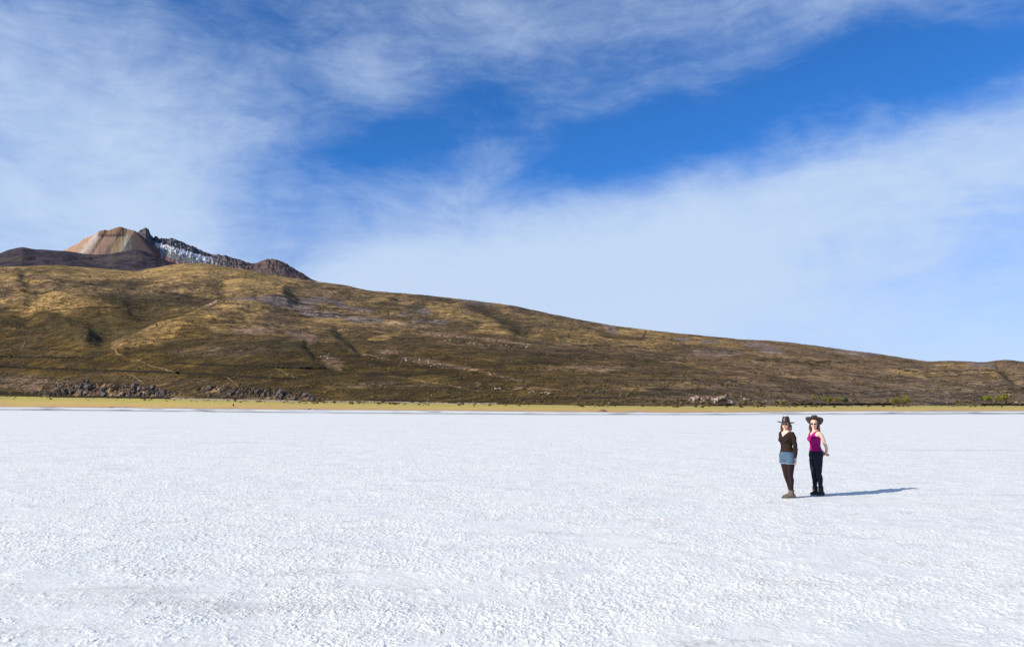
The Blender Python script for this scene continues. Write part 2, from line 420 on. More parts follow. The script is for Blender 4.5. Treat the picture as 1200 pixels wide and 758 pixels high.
# ------------------------------------------------------------------ hillside
def build_hill():
    az = np.concatenate([np.linspace(-70, -38, 120)[:-1], np.linspace(-38, 38, 1560), np.linspace(38, 62, 90)[1:]]) * math.pi / 180
    tt = np.concatenate([np.linspace(0, 1.0, 560), np.linspace(1.0, 1.25, 30)[1:]])
    A, T = np.meshgrid(az, tt)
    a_g = rG(A); Rr = a_g * (rK_f(A) / a_g) ** T
    Z, t, px, py = hill(A, Rr)
    X, Y = Rr * np.sin(A), Rr * np.cos(A)
    nzA = fbm(px / 22, py / 5, 4, 100, 0.6); nzB = fbm(px / 9, py / 3, 3, 110, 0.6); nzC = fbm(px / 60, py / 14, 4, 120)
    # yellow bunch grass
    band = smooth(412, 352, py) * (1 - 0.35 * smooth(500, 560, px)) * smooth(1080, 860, px)
    nzD = fbm(px / 40, py / 3.2, 4, 130, 0.62)
    gold = band * smooth(-0.10, 0.30, nzA * 0.8 + nzC * 1.0 + nzD * 0.8 - 0.12 + 0.10 * smooth(345, 325, py)) * (1 - 0.55 * ell(px, py, 120, 368, 110, 26, 8, 0.5, 0.8, nzA))
    for e in [(170, 318, 190, 9, 0), (250, 325, 70, 10, -5), (200, 388, 40, 9, 30), (180, 398, 40, 7, 20), (420, 378, 80, 4, -3), (330, 351, 45, 5, -3),
              (60, 360, 45, 12, 0), (520, 363, 25, 5, -10), (565, 378, 35, 7, -12), (600, 392, 28, 5, -5), (660, 380, 25, 4, -10),
              (755, 389, 50, 6, -6), (740, 403, 50, 9, -3), (825, 401, 30, 6, -4), (660, 392, 35, 5, 0), (690, 400, 40, 7, 0), (580, 391, 25, 3, -6),
              (450, 395, 22, 3, 12), (375, 355, 16, 3, -15), (400, 360, 18, 3, -8), (1090, 441, 50, 2.2, -6),
              (1115, 430, 22, 4, 0), (1165, 443, 12, 5, -30), (860, 406, 25, 3, 0), (240, 380, 14, 2.2, 10)]:
        gold = np.maximum(gold, ell(px, py, *e, soft=0.35, ns=0.5, nz=nzB) * 0.95)
    lower = smooth(375, 425, py) * smooth(1120, 800, px)
    lower = np.maximum(lower, 0.9 * smooth(345, 375, py + 0.03 * (px - 150)) * smooth(330, 200, px + 6 * nzA * 8))
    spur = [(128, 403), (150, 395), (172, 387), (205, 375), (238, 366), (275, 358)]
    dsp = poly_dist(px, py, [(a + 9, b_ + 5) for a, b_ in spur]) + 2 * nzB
    spur_lit = (1 - smooth(3, 9, dsp)) * 0.85  # sunlit face of the spur, painted as a paler tan strip
    gold *= 1 - 0.8 * smooth(405, 430, py) * (px < 1040)
    # bare purple-grey fields and scree
    fld = np.zeros_like(px)
    for e in [(335, 360, 34, 4.5, -2), (360, 354, 12, 3, -10), (385, 354, 22, 4, -12), (415, 363, 22, 3, -8), (378, 369, 30, 3, -4),
              (425, 376, 26, 3, -4), (475, 371, 10, 2.2, 0), (497, 378, 16, 2.8, -4), (515, 377, 12, 2, -4), (492, 362, 12, 5, -10),
              (715, 384, 11, 3, -35), (895, 409, 26, 6, -14), (800, 398, 10, 2.2, 0), (832, 401, 14, 2, 0), (555, 354, 20, 2.5, -8),
              (283, 360, 18, 2, -5), (248, 358, 10, 2, 0), (1000, 412, 30, 5, -8), (1150, 430, 16, 4, -8), (840, 415, 30, 5, 0)]:
        fld = np.maximum(fld, ell(px, py, *e, soft=0.14, ns=0.22, nz=nzB))
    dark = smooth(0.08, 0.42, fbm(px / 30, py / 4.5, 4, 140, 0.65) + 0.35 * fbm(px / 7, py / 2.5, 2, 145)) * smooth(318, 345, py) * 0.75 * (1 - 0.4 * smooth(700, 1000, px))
    dgu = poly_dist(px, py, [(112, 404), (128, 398), (150, 390), (172, 382), (203, 370), (225, 360), (245, 350), (262, 343)]) + 1.5 * nzB  # gully wall: dark plants and the wall's shade painted together
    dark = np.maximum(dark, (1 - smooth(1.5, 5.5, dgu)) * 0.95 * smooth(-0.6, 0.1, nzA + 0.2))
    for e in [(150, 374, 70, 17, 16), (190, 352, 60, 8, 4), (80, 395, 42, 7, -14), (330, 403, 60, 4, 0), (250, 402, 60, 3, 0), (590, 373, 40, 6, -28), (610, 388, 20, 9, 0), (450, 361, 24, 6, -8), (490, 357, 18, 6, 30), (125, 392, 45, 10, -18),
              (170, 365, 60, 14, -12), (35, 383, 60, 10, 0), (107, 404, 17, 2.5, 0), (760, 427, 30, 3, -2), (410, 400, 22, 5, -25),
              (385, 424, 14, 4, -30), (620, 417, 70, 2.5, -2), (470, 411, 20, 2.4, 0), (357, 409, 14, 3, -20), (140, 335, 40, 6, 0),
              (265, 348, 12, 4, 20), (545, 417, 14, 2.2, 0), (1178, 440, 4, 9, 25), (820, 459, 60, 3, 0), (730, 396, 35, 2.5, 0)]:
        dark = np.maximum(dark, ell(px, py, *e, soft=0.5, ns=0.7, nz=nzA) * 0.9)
    pink = np.zeros_like(px)
    for pts, wd in [([(500, 391), (540, 396), (580, 401), (620, 404)], 1.7), ([(470, 420), (500, 423), (530, 430), (550, 433)], 3.0),
                    ([(550, 433), (580, 439), (610, 446)], 1.4), ([(410, 412), (440, 418), (470, 424)], 1.4), ([(770, 424), (800, 427)], 1.2)]:
        d = poly_dist(px, py, pts); pink = np.maximum(pink, (1 - smooth(wd * 0.3, wd * 1.5, d + nzB * 1.6)) * 0.9 * smooth(-0.35, 0.15, fbm(px / 3.0, py / 1.6, 3, 160)))
    for e in [(1006, 427, 5, 1.8, -10), (750, 465, 14, 1.4, 0), (820, 466, 40, 3, 0), (1090, 469, 30, 1.6, 0), (620, 455, 26, 2.2, -3),
              (560, 449, 3.5, 3, 60), (390, 424, 14, 5, -30), (700, 433, 60, 3.5, 0), (470, 381, 30, 2.5, -5), (355, 394, 22, 5, -15),
              (455, 413, 16, 3, 0), (300, 388, 25, 4, 0)]:
        pink = np.maximum(pink, ell(px, py, *e, soft=0.5, ns=0.9, nz=nzB) * 0.6)
    # grey stony ground low down
    stone = np.clip(ell(px, py, 60, 452, 110, 9, -6, 0.5, 0.6, nzA) * 0.9 + ell(px, py, 200, 447, 90, 5, -4, .5, .6, nzA) * 0.3, 0, 1)
    stone = np.maximum(stone, ell(px, py, 132, 459, 78, 7, -2, .3, .3, nzA)); stone = np.maximum(stone, ell(px, py, 302, 463, 72, 5.5, -3, .3, .3, nzA))
    stone = np.maximum(stone, smooth(640, 860, px) * smooth(440, 458, py) * smooth(-0.5, 0.2, nzA + 0.1) * 0.7)
    stone = np.maximum(stone, ell(px, py, 270, 413, 60, 6, 0, .5, .8, nzA) * .5)
    stone = np.maximum(stone, ell(px, py, 450, 451, 60, 4, 0, .5, .8, nzA) * .6)
    stone = np.maximum(stone, ell(px, py, 730, 412, 150, 9, -2, .5, .8, nzA) * .45)
    # thin pale tracks
    path = np.zeros_like(px)
    for pts in [[(323, 432), (334, 437), (343, 441), (354, 445)], [(146, 436), (156, 441), (168, 448)], [(263, 441), (272, 446), (280, 453)],
                [(160, 423), (178, 430), (205, 436)], [(130, 412), (138, 419), (146, 422)], [(320, 460), (317, 464), (322, 468)],
                [(452, 440), (490, 445), (530, 452), (560, 458)], [(30, 402), (25, 408), (24, 412)]]:
        d = poly_dist(px + 1.0 * nzB, py + 0.6 * nzB, pts); path = np.maximum(path, (1 - smooth(0.2, 0.75, d)) * 0.55 * smooth(-0.5, 0.1, nzB))
    lines = np.zeros_like(px)
    for pts in [[(270, 350), (262, 362), (235, 370)], [(322, 338), (324, 348)], [(455, 365), (456, 378)], [(480, 376), (486, 368)],
                [(0, 396), (50, 392), (72, 386)], [(5, 418), (25, 410), (60, 411), (120, 415)], [(0, 345), (60, 348)],
                [(300, 356), (350, 357), (380, 362), (420, 366)], [(270, 357), (300, 350)], [(666, 398), (672, 384)],
                [(757, 388), (752, 396)], [(200, 372), (260, 371)], [(60, 366), (140, 366)], [(180, 343), (300, 347)], [(345, 366), (420, 371)]]:
        d = poly_dist(px + 1.4 * nzB, py + 1.0 * nzB, pts); lines = np.maximum(lines, (1 - smooth(0.4, 1.1, d)) * 0.75)
    for k in range(120):          # terrace shadow lines and scrub lines painted dark, following the slope
        x0 = RNG.uniform(-20, 1200); ym = float(np.interp(x0, [0, 400, 700, 1000, 1200], [395, 395, 405, 430, 440])); y0 = RNG.uniform(ym, 468)
        L = RNG.uniform(20, 110); s_ = np.interp(x0, [0, 1200], [0.04, -0.02]) + RNG.normal(0, 0.02)
        near_ = (np.abs(py - y0) < 12) & (px > x0 - 5) & (px < x0 + L + 5)
        d = poly_dist(px[near_], py[near_] + 0.8 * nzA[near_], [(x0, y0), (x0 + L, y0 + L * s_)])
        lines[near_] = np.maximum(lines[near_], (1 - smooth(0.3, 0.95, d)) * RNG.uniform(0.45, 0.95) * smooth(-0.4, 0.2, nzB[near_]))
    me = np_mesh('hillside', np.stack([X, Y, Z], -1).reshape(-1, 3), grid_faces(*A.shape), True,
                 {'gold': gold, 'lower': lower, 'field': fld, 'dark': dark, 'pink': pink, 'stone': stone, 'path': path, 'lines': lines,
                  'right': smooth(560, 980, px), 'tan': smooth(-0.3, 0.35, fbm(px / 18, py / 2.6, 4, 150, 0.6)) * smooth(425, 330, py), 'spur_lit': spur_lit})
    m, nt, b, pos = material('puna_hillside', 0.95, 0.08)
    p2 = nt.mapping(pos, scale=(1, 0.8, 0.8))
    n_s = nt.noise(p2, 0.22, 4, 0.75); n_m = nt.noise(p2, 0.03, 5, 0.7); n_l = nt.noise(p2, 0.006, 5, 0.6)
    base = nt.mix(nt.ramp(n_m, 0.35, 0.68), (0.095, 0.066, 0.038), (0.180, 0.126, 0.070))
    olive = nt.mix(nt.ramp(n_m, 0.35, 0.68), (0.052, 0.038, 0.012), (0.110, 0.080, 0.022))
    base = nt.mix(nt.attr('tan'), base, nt.mix(nt.ramp(n_m, 0.35, 0.68), (0.20, 0.142, 0.085), (0.32, 0.230, 0.136)))
    c = nt.mix(nt.attr('lower'), base, olive)
    c = nt.mix(nt.attr('spur_lit'), c, (0.27, 0.195, 0.11))
    rightc = nt.mix(nt.ramp(n_m, 0.35, 0.68), (0.165, 0.115, 0.074), (0.31, 0.222, 0.142))
    c = nt.mix(nt.mul(nt.attr('right'), nt.ramp(n_l, 0.3, 0.55, 0.4, 1)), c, rightc)
    goldc = nt.mix(nt.ramp(n_m, 0.35, 0.7), (0.27, 0.188, 0.085), (0.43, 0.302, 0.120))
    c = nt.mix(nt.mul(nt.attr('gold'), nt.ramp(n_m, 0.28, 0.55, 0.45, 1)), c, goldc)
    c = nt.mix(nt.ramp(n_l, 0.52, 0.72, 0, 0.4), c, (0.16, 0.118, 0.074))
    c = nt.mix(nt.attr('field'), c, nt.mix(nt.ramp(n_m, 0.4, 0.6), (0.19, 0.155, 0.15), (0.28, 0.228, 0.21)))
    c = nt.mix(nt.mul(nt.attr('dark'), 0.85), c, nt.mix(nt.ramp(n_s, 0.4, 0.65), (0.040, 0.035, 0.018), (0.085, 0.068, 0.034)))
    rk = nt.ramp(n_s, 0.42, 0.6)
    c = nt.mix(nt.attr('stone'), c, nt.mix(rk, nt.mix(nt.attr('right'), (0.040, 0.031, 0.025), (0.085, 0.064, 0.045)), nt.mix(nt.attr('right'), (0.24, 0.19, 0.155), (0.30, 0.23, 0.17))))
    c = nt.mix(nt.mul(nt.attr('pink'), nt.ramp(n_s, 0.36, 0.52, 0.25, 1)), c, (0.33, 0.235, 0.185))
    gr1 = nt.noise(nt.mapping(pos, scale=(1, 1, 1)), 0.075, 4, 0.75); gr2 = nt.noise(nt.mapping(pos, (9, 4, 0), (0, 0, 0), (0.6, 1.0, 1.0)), 0.018, 5, 0.75)
    c = nt.mix(1.0, c, nt.mix(nt.ramp(gr1, 0.36, 0.64), (0.55, 0.55, 0.55), (1.38, 1.36, 1.30)), 'MULTIPLY')
    c = nt.mix(1.0, c, nt.mix(nt.ramp(gr2, 0.38, 0.62), (0.62, 0.62, 0.64), (1.30, 1.28, 1.20)), 'MULTIPLY')
    dn = nt.noise(pos, 0.012, 4, 0.7, out=1)
    va = nt.new('ShaderNodeVectorMath', operation='MULTIPLY_ADD'); nt.put(va.inputs[0], dn); va.inputs[1].default_value = (120, 160, 0); nt.put(va.inputs[2], nt.mapping(pos, scale=(1, 0.55, 0)))
    for sc_, lo_, hi_ in ((0.0060, 0.74, 1.24), (0.021, 0.80, 1.20)):
        cell = nt.vor(va.outputs[0], sc_, out=1); sx = nt.new('ShaderNodeSeparateColor'); nt.put(sx.inputs[0], cell)
        c = nt.mix(1.0, c, nt.mix(sx.outputs[0], (lo_, lo_, lo_ * 1.02), (hi_, hi_ * 0.985, hi_ * 0.95)), 'MULTIPLY')
    ed = nt.vor(nt.mapping(pos, scale=(1, 0.6, 0)), 0.0042, 'DISTANCE_TO_EDGE')
    c = nt.mix(nt.mul(nt.ramp(ed, 0.020, 0.008), 0.45), c, (0.035, 0.028, 0.018))
    # scattered cushions of scrub darken the ground point by point
    v = nt.vor(pos, 0.42); c = nt.mix(nt.ramp(v, 0.62, 0.15, 0, 0.42), c, (0.040, 0.036, 0.014))
    v2 = nt.vor(pos, 0.16); c = nt.mix(nt.ramp(v2, 0.42, 0.15, 0, 0.40), c, (0.045, 0.038, 0.02))
    c = nt.mix(nt.attr('path'), c, (0.36, 0.27, 0.18))
    c = nt.mix(nt.attr('lines'), c, (0.022, 0.018, 0.012))
    c = nt.mix(1.0, c, nt.mix(nt.attr('lower'), (1.10, 1.01, 0.93), (1.14, 0.98, 0.79)), 'MULTIPLY')
    nt.put(b.inputs['Base Color'], c)
    bump(nt, b, nt.add(n_s, nt.mul(n_m, 3.0)), 0.6, 2.5)
    structure(obj('hillside', me, m), 'long brown and gold hillside of scrub and bunch grass', 'hillside')
build_hill()

# ------------------------------------------------------------------ mountains behind
def ridge_mesh(name, top, base_te, r_top, r_front, r_back, a0, a1, nc, nr, disp, shear=0.0, attrs=None, power=1.0):
    az = np.linspace(a0, a1, nc); tt = np.concatenate([np.linspace(0, 1, nr), np.linspace(1, 1.6, nr // 4)[1:]])
    A, T = np.meshgrid(az, tt)
    Rr = np.where(T < 1, r_front + (r_top - r_front) * T, r_top + (r_back - r_top) * (T - 1) / 0.6)
    As = A - shear * (1 - np.minimum(T, 1))
    tp = top(As); bt = base_te
    ft = np.where(T < 1, np.clip(T, 0, 1) ** power, 1 - 1.5 * (T - 1))
    te = bt + (tp - bt) * ft
    px, py = ate_pix(A, te)
    X, Y = Rr * np.sin(A), Rr * np.cos(A)
    d, at = disp(A, T, px, py, X, Y)
    Z = CAM_H + (te + d / 900) * Rr
    me = np_mesh(name, np.stack([X, Y, Z], -1).reshape(-1, 3), grid_faces(*A.shape), True, at)
    return me
def azx(x): return float(pix_ate(x, 300)[0])
def te_at(x, y): return float(pix_ate(x, y)[1])

# dark lava shoulder
topD = curve([(-600, 330), (-300, 305), (-60, 296), (0, 296.5), (10, 293), (20, 290.5), (27, 289.5), (34, 291), (42, 292.5), (50, 292.5), (60, 293.3), (80, 294.2), (98, 297.2),
              (112, 298.6), (125, 298), (140, 295.4), (152, 293.3), (160, 292.6), (168, 294), (180, 298.5), (190, 303), (205, 308), (222, 314), (250, 325), (400, 345)])
def dD(A, T, px, py, X, Y):
    n = fbm(X / 260, Y / 500, 5, 201, 0.6, True) * 2.6 + fbm(X / 60, Y / 90, 3, 205, 0.6) * 0.9
    return n * (1 - 0.75 * smooth(0.8, 1, T)) - 0.3, {'h': T}
me = ridge_mesh('mountain_ridge', topD, te_at(100, 335), 5400, 4200, 6200, azx(-600), azx(400), 700, 130, dD)
m, nt, b, pos = material('dark_lava', 0.95, 0.1)
n1 = nt.noise(pos, 0.012, 6, 0.7); n2 = nt.noise(nt.mapping(pos, scale=(1, 1, 3)), 0.004, 5, 0.6)
c = nt.mix(nt.ramp(n1, 0.35, 0.65), (0.024, 0.020, 0.027), (0.070, 0.054, 0.056))
c = nt.mix(nt.ramp(n2, 0.5, 0.62, 0, 0.55), c, (0.10, 0.075, 0.05))
nt.put(b.inputs['Base Color'], c); bump(nt, b, n1, 0.7, 12)
structure(obj('mountain_ridge', me, m), 'dark lava shoulder below the coloured volcano cone', 'mountain ridge')

# coloured cone
topO = curve([(-60, 330), (40, 306), (70, 296), (78, 292), (86, 287.5), (92, 285), (97, 280.5), (104, 277.5), (110, 275), (116, 271), (123, 269.3), (127, 270.3),
              (134, 267.6), (140, 265.8), (143, 266), (146, 267.4), (150, 268.6), (158, 270.4), (164, 274.5), (172, 281), (182, 289), (192, 296.5),
              (203, 303), (214, 309), (235, 318), (300, 345)])
def dO(A, T, px, py, X, Y):
    ax = A * 900
    st = fbm(ax / 7.0, T * 1.2, 4, 301, 0.6)
    d = st * 0.6 * (1 - 0.8 * smooth(0.9, 1, T)) + 0.5 * fbm(ax / 2.0, T * 6, 2, 305) * smooth(0.6, 1, T)
    # shoulder line from the right end of the rim down to the saddle: right of it maroon rock, with its shade painted darker
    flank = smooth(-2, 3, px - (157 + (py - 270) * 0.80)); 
    return d, {'flank': flank, 'streak': st, 'px': px / 1000, 'py': py / 1000, 'fan': (px - 145) / np.maximum(py - 235, 8)}
me = ridge_mesh('volcano', topO, te_at(140, 330), 7300, 6100, 8300, azx(-60), azx(300), 620, 150, dO, shear=-0.030)
m, nt, b, pos = material('ochre_scree', 0.95, 0.05)
st = nt.attr('streak'); pxn = nt.attr('px'); pyn = nt.attr('py')
fan = nt.attr('fan')
v = nt.new('ShaderNodeCombineXYZ'); nt.put(v.inputs[0], fan); nt.put(v.inputs[1], nt.mul(pyn, 6.0))
sn = nt.noise(v.outputs[0], 9, 5, 0.65); sn2 = nt.noise(v.outputs[0], 26, 4, 0.6)
fanw = nt.add(fan, nt.mul(nt.math('SUBTRACT', sn, 0.5), 0.35))
cr = nt.new('ShaderNodeValToRGB'); nt.put(cr.inputs[0], nt.math('MULTIPLY_ADD', fanw, 0.5, 0.6))
stops = [(-1.15, (.40, .235, .14)), (-.92, (.45, .285, .175)), (-.80, (.50, .43, .35)), (-.70, (.42, .31, .23)), (-.58, (.29, .175, .12)), (-.36, (.25, .155, .11)), (-.26, (.40, .26, .15)),
         (-.14, (.44, .30, .14)), (-.02, (.47, .36, .18)), (.06, (.52, .45, .33)), (.16, (.48, .32, .17)), (.30, (.50, .27, .155)), (.5, (.46, .24, .155))]
el_ = cr.color_ramp.elements
for i, (p_, c_) in enumerate(stops):
    e = el_[i] if i < 2 else el_.new(p_ * .5 + .6)
    e.position = p_ * .5 + .6; e.color = (*c_, 1)
c = cr.outputs[0]
c = nt.mix(nt.ramp(sn2, 0.42, 0.62, 0.22, 0), c, (0.20, 0.12, 0.09))
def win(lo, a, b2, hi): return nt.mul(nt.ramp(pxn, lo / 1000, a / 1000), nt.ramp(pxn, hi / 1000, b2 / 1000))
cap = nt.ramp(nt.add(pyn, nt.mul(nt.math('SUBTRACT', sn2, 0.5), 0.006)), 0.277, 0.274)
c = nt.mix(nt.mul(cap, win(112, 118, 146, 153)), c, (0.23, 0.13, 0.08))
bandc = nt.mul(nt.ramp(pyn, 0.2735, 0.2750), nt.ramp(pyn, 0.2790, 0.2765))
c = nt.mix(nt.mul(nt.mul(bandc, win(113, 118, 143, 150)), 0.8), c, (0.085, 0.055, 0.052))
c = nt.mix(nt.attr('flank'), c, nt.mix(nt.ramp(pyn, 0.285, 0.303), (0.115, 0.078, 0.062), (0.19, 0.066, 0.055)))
n1 = nt.noise(pos, 0.02, 5, 0.7)
c = nt.mix(nt.ramp(n1, 0.3, 0.7, 0.18, 0), c, (0.04, 0.03, 0.03))
nt.put(b.inputs['Base Color'], c); bump(nt, b, n1, 0.5, 10)
structure(obj('volcano', me, m), 'volcano cone streaked with orange, tan and white scree', 'volcano')

# snow dusted crag ridge
topC = curve([(60, 330), (150, 285), (160, 274), (164, 270.5), (168, 267.8), (171, 267), (174, 269.5), (177, 276), (180, 279), (182, 276.5), (186, 280), (190, 279.4),
              (196, 280.5), (201, 279.5), (207, 281.5), (213, 284), (219, 287), (224, 288.5), (230, 291), (236, 294), (243, 296.5), (247, 298.5), (256, 298.7),
              (261, 300), (264, 299), (268, 301.5), (276, 304), (284, 305.8), (290, 308.5), (299, 309.6), (305, 307), (312, 304.5), (320, 304),
              (329, 306.3), (337, 310), (346, 316), (355, 321), (365, 328), (380, 334), (420, 345)])
def dC(A, T, px, py, X, Y):
    rockz = smooth(0.45, 0.8, T)
    ax = A * 900
    n = fbm(ax / 9, T * 5, 5, 401, 0.62, True)
    n2 = fbm(ax / 3.0, T * 9, 3, 405, 0.6)
    right = smooth(255, 300, px)
    d = (n * 2.0 + n2 * 1.3) * np.maximum(rockz, right * 0.6) * (1 - 0.45 * smooth(0.92, 1, T)) + fbm(ax / 5, T * 1.5, 3, 409) * 0.5
    knoll = ell(px, py, 322, 316, 45, 16, -20, 0.3)
    wv_ = py - (px - 191) * 0.27 + n2 * 1.5; sn_ = smooth(287, 289, wv_) * smooth(301, 299, wv_) * smooth(178, 188, px) * smooth(252, 240, px)
    dust = smooth(0.12, 0.5, fbm(ax / 2.2, py / 3.0, 3, 420) + 0.25 * n2) * smooth(180, 190, px) * smooth(290, 240, px) * 0.7
    streak = fbm(ax / 2.0, py / 6.0, 3, 412)
    return d, {'knoll': knoll, 'snow': np.clip(sn_ * smooth(0.70, 0.25, (wv_ - 288) / 9 + streak * 0.6 + 0.8 * fbm(px / 4, py / 2.2, 3, 430)) * 0.9 + dust * 0.75, 0, 1),
               'scree': sn_, 'red': smooth(299, 302, wv_) * smooth(300, 250, px), 'rx': px / 1000}
me = ridge_mesh('rocky_ridge', topC, te_at(240, 330), 7600, 6600, 8400, azx(60), azx(420), 800, 170, dC)
m, nt, b, pos = material('snowy_crag', 0.9, 0.1)
n1 = nt.noise(pos, 0.016, 6, 0.7)
c = nt.mix(nt.ramp(n1, 0.38, 0.62), (0.026, 0.027, 0.040), (0.12, 0.105, 0.10))
c = nt.mix(nt.ramp(nt.attr('rx'), 0.235, 0.28), c, nt.mix(nt.ramp(n1, 0.38, 0.62), (0.060, 0.044, 0.044), (0.21, 0.155, 0.130)))
c = nt.mix(nt.mul(nt.attr('knoll'), 0.85), c, nt.mix(nt.ramp(n1, 0.35, 0.65), (0.070, 0.046, 0.044), (0.14, 0.095, 0.080)))
c = nt.mix(nt.mul(nt.attr('scree'), 0.9), c, (0.20, 0.185, 0.165))
c = nt.mix(nt.attr('red'), c, (0.21, 0.085, 0.066))
c = nt.mix(nt.mul(nt.attr('snow'), 0.85), c, (0.72, 0.72, 0.72))
nt.put(b.inputs['Base Color'], c); bump(nt, b, n1, 0.8, 14)
structure(obj('rocky_ridge', me, m), 'jagged crag ridge dusted with snow right of the volcano cone', 'mountain ridge')

# ------------------------------------------------------------------ rocks
def rock_mat(name, lo, hi, patch_):
    m, nt, b, _ = material(name, 0.92, 0.15)
    tc = nt.new('ShaderNodeTexCoord').outputs['Object']
    rnd = nt.new('ShaderNodeObjectInfo').outputs['Random']
    n = nt.noise(tc, 1.3, 6, 0.7); n2 = nt.noise(tc, 5, 4, 0.7)
    c = nt.mix(nt.ramp(n, 0.35, 0.65), lo, hi); c = nt.mix(nt.ramp(n2, 0.55, 0.7, 0, 0.5), c, patch_)
    c = nt.mix(nt.mul(rnd, 0.5), c, nt.mix(1.0, c, (0.55, 0.53, 0.52), 'MULTIPLY'))
    nt.put(b.inputs['Base Color'], c); bump(nt, b, nt.add(n, n2), 0.9, 0.3)
    return m
M_rock = rock_mat('grey_rock', (0.045, 0.035, 0.028), (0.20, 0.16, 0.132), (0.30, 0.245, 0.20))
M_pale = rock_mat('pale_rock', (0.20, 0.155, 0.12), (0.50, 0.39, 0.295), (0.56, 0.46, 0.36))
def rock_mesh(seed):
    bm = bmesh.new(); bmesh.ops.create_icosphere(bm, subdivisions=3, radius=1)
    rg = random.Random(seed)
    planes = [(Vector((rg.gauss(0, 1), rg.gauss(0, 1), rg.gauss(0, 1))).normalized(), rg.uniform(0.45, 0.8)) for _ in range(13)]
    off_ = Vector((rg.uniform(0, 50),) * 3)
    from mathutils import noise as mn
    for v in bm.verts:
        p = v.co.copy()
        for n, d in planes:
            k = p.dot(n)
            if k > d: p -= n * (k - d) * 0.97
        p *= 1.15 + 0.22 * mn.noise(v.co * 1.7 + off_) + 0.14 * mn.noise(v.co * 4.5 + off_)
        v.co = p
    me = bpy.data.meshes.new('boulder'); bm.to_mesh(me); bm.free()
    return me
ROCKS = {}
for key, mt in (('grey', M_rock), ('pale', M_pale)):
    ROCKS[key] = []
    for s in range(5):
        me = rock_mesh(s + (0 if key == 'grey' else 20)); me.materials.append(mt); ROCKS[key].append(me)
def boulder(x, y, wpx, hpx, key, label, group):
    X, Y, Z, r = locate(x, y)
    o = bpy.data.objects.new('boulder', random.choice(ROCKS[key])); COL.objects.link(o)
    sx = wpx / 900 * r * 0.5; sz = hpx / 900 * r * 0.62
    o.location = (X, Y, Z + sz * 0.45); o.scale = (sx * random.uniform(.9, 1.2), sx * random.uniform(.8, 1.3), sz)
    o.rotation_euler = (random.uniform(-.25, .25), random.uniform(-.25, .25), random.uniform(0, 6.28))
    tag(o, label, 'boulder', group)
rr = random.Random(3)
def outcrop(n, x0, x1, ytop, ybot, w0, w1, key, label, group, ar=0.8):
    for k in range(n):
        x = rr.uniform(x0, x1); f = rr.random() ** 0.8
        y = float(np.interp(x, *zip(*ytop))) * (1 - f) + float(np.interp(x, *zip(*ybot))) * f
        wd = rr.uniform(w0, w1) * (0.7 + 0.5 * math.sin(x * 0.11) ** 2)
        boulder(x, y, wd, wd * ar * rr.uniform(0.7, 1.2), key, label, group)
outcrop(92, 58, 206, [(58, 459), (75, 452), (120, 452), (160, 454), (206, 459)], [(40, 464), (206, 466.6)], 3.0, 7.5, 'grey',
        'grey brown boulder in the large outcrop at the foot of the hill, far left', 'boulders of the large left outcrop')
outcrop(12, 20, 60, [(20, 459), (60, 457)], [(20, 463), (60, 464)], 2, 4.2, 'grey',
        'small grey boulder in the stony ground left of the large outcrop', 'small boulders left of the large outcrop')
outcrop(56, 232, 372, [(232, 454), (260, 455), (300, 456), (345, 460), (372, 467)], [(232, 466.5), (300, 468.2), (372, 470.5)], 2.8, 6.5, 'grey',
        'grey boulder in the second outcrop at the foot of the hill', 'boulders of the second outcrop')
outcrop(14, 578, 645, [(578, 453), (610, 456), (645, 461)], [(578, 457), (645, 463)], 2.2, 5.0, 'pale',
        'pale flat boulder in the low outcrop on the slope near the middle', 'boulders of the low middle outcrop', 0.5)
outcrop(10, 696, 760, [(696, 456), (730, 462), (760, 464)], [(696, 462), (760, 467)], 1.6, 3.4, 'grey',
        'small grey boulder scattered on the slope behind the dark mound', 'small boulders behind the dark mound', 0.6)
outcrop(30, 806, 860, [(806, 465), (825, 464), (860, 465)], [(806, 471.5), (860, 473)], 2.8, 5.8, 'pale',
        'pale tan boulder in the bright outcrop at the foot of the slope', 'boulders of the pale outcrop')
outcrop(12, 862, 925, [(862, 468), (925, 466)], [(862, 473), (925, 472.5)], 1.8, 3.6, 'pale',
        'small tan boulder between the pale outcrop and the green bushes', 'small boulders right of the pale outcrop', 0.6)
outcrop(9, 940, 1010, [(940, 460), (1010, 463)], [(940, 463), (1010, 467)], 1.6, 3.2, 'grey',
        'small dark boulder on the slope above the row of green bushes', 'dark boulders above the green bushes', 0.6)
outcrop(12, 1060, 1200, [(1060, 462), (1200, 463)], [(1060, 472), (1200, 472)], 1.4, 3.2, 'pale',
        'small pale boulder on the stony slope around the bushes on the right', 'small pale boulders on the right slope', 0.6)
outcrop(22, 505, 620, [(505, 396.5), (540, 400), (575, 404), (620, 406)], [(505, 398.5), (575, 406), (620, 408)], 1.6, 3.4, 'pale',
        'pale pinkish boulder in the long rocky band high on the slope', 'boulders of the high rocky band', 0.7)
outcrop(22, 470, 545, [(470, 420), (500, 421), (545, 430)], [(470, 424), (500, 430), (545, 433)], 1.6, 3.4, 'pale',
        'pale pinkish boulder in the rocky band halfway up the slope', 'boulders of the middle rocky band', 0.7)
outcrop(8, 375, 402, [(375, 415), (402, 422)], [(375, 420), (402, 428)], 1.8, 4, 'pale',
        'whitish boulder in the little gully on the lower slope', 'whitish boulders in the little gully', 0.7)

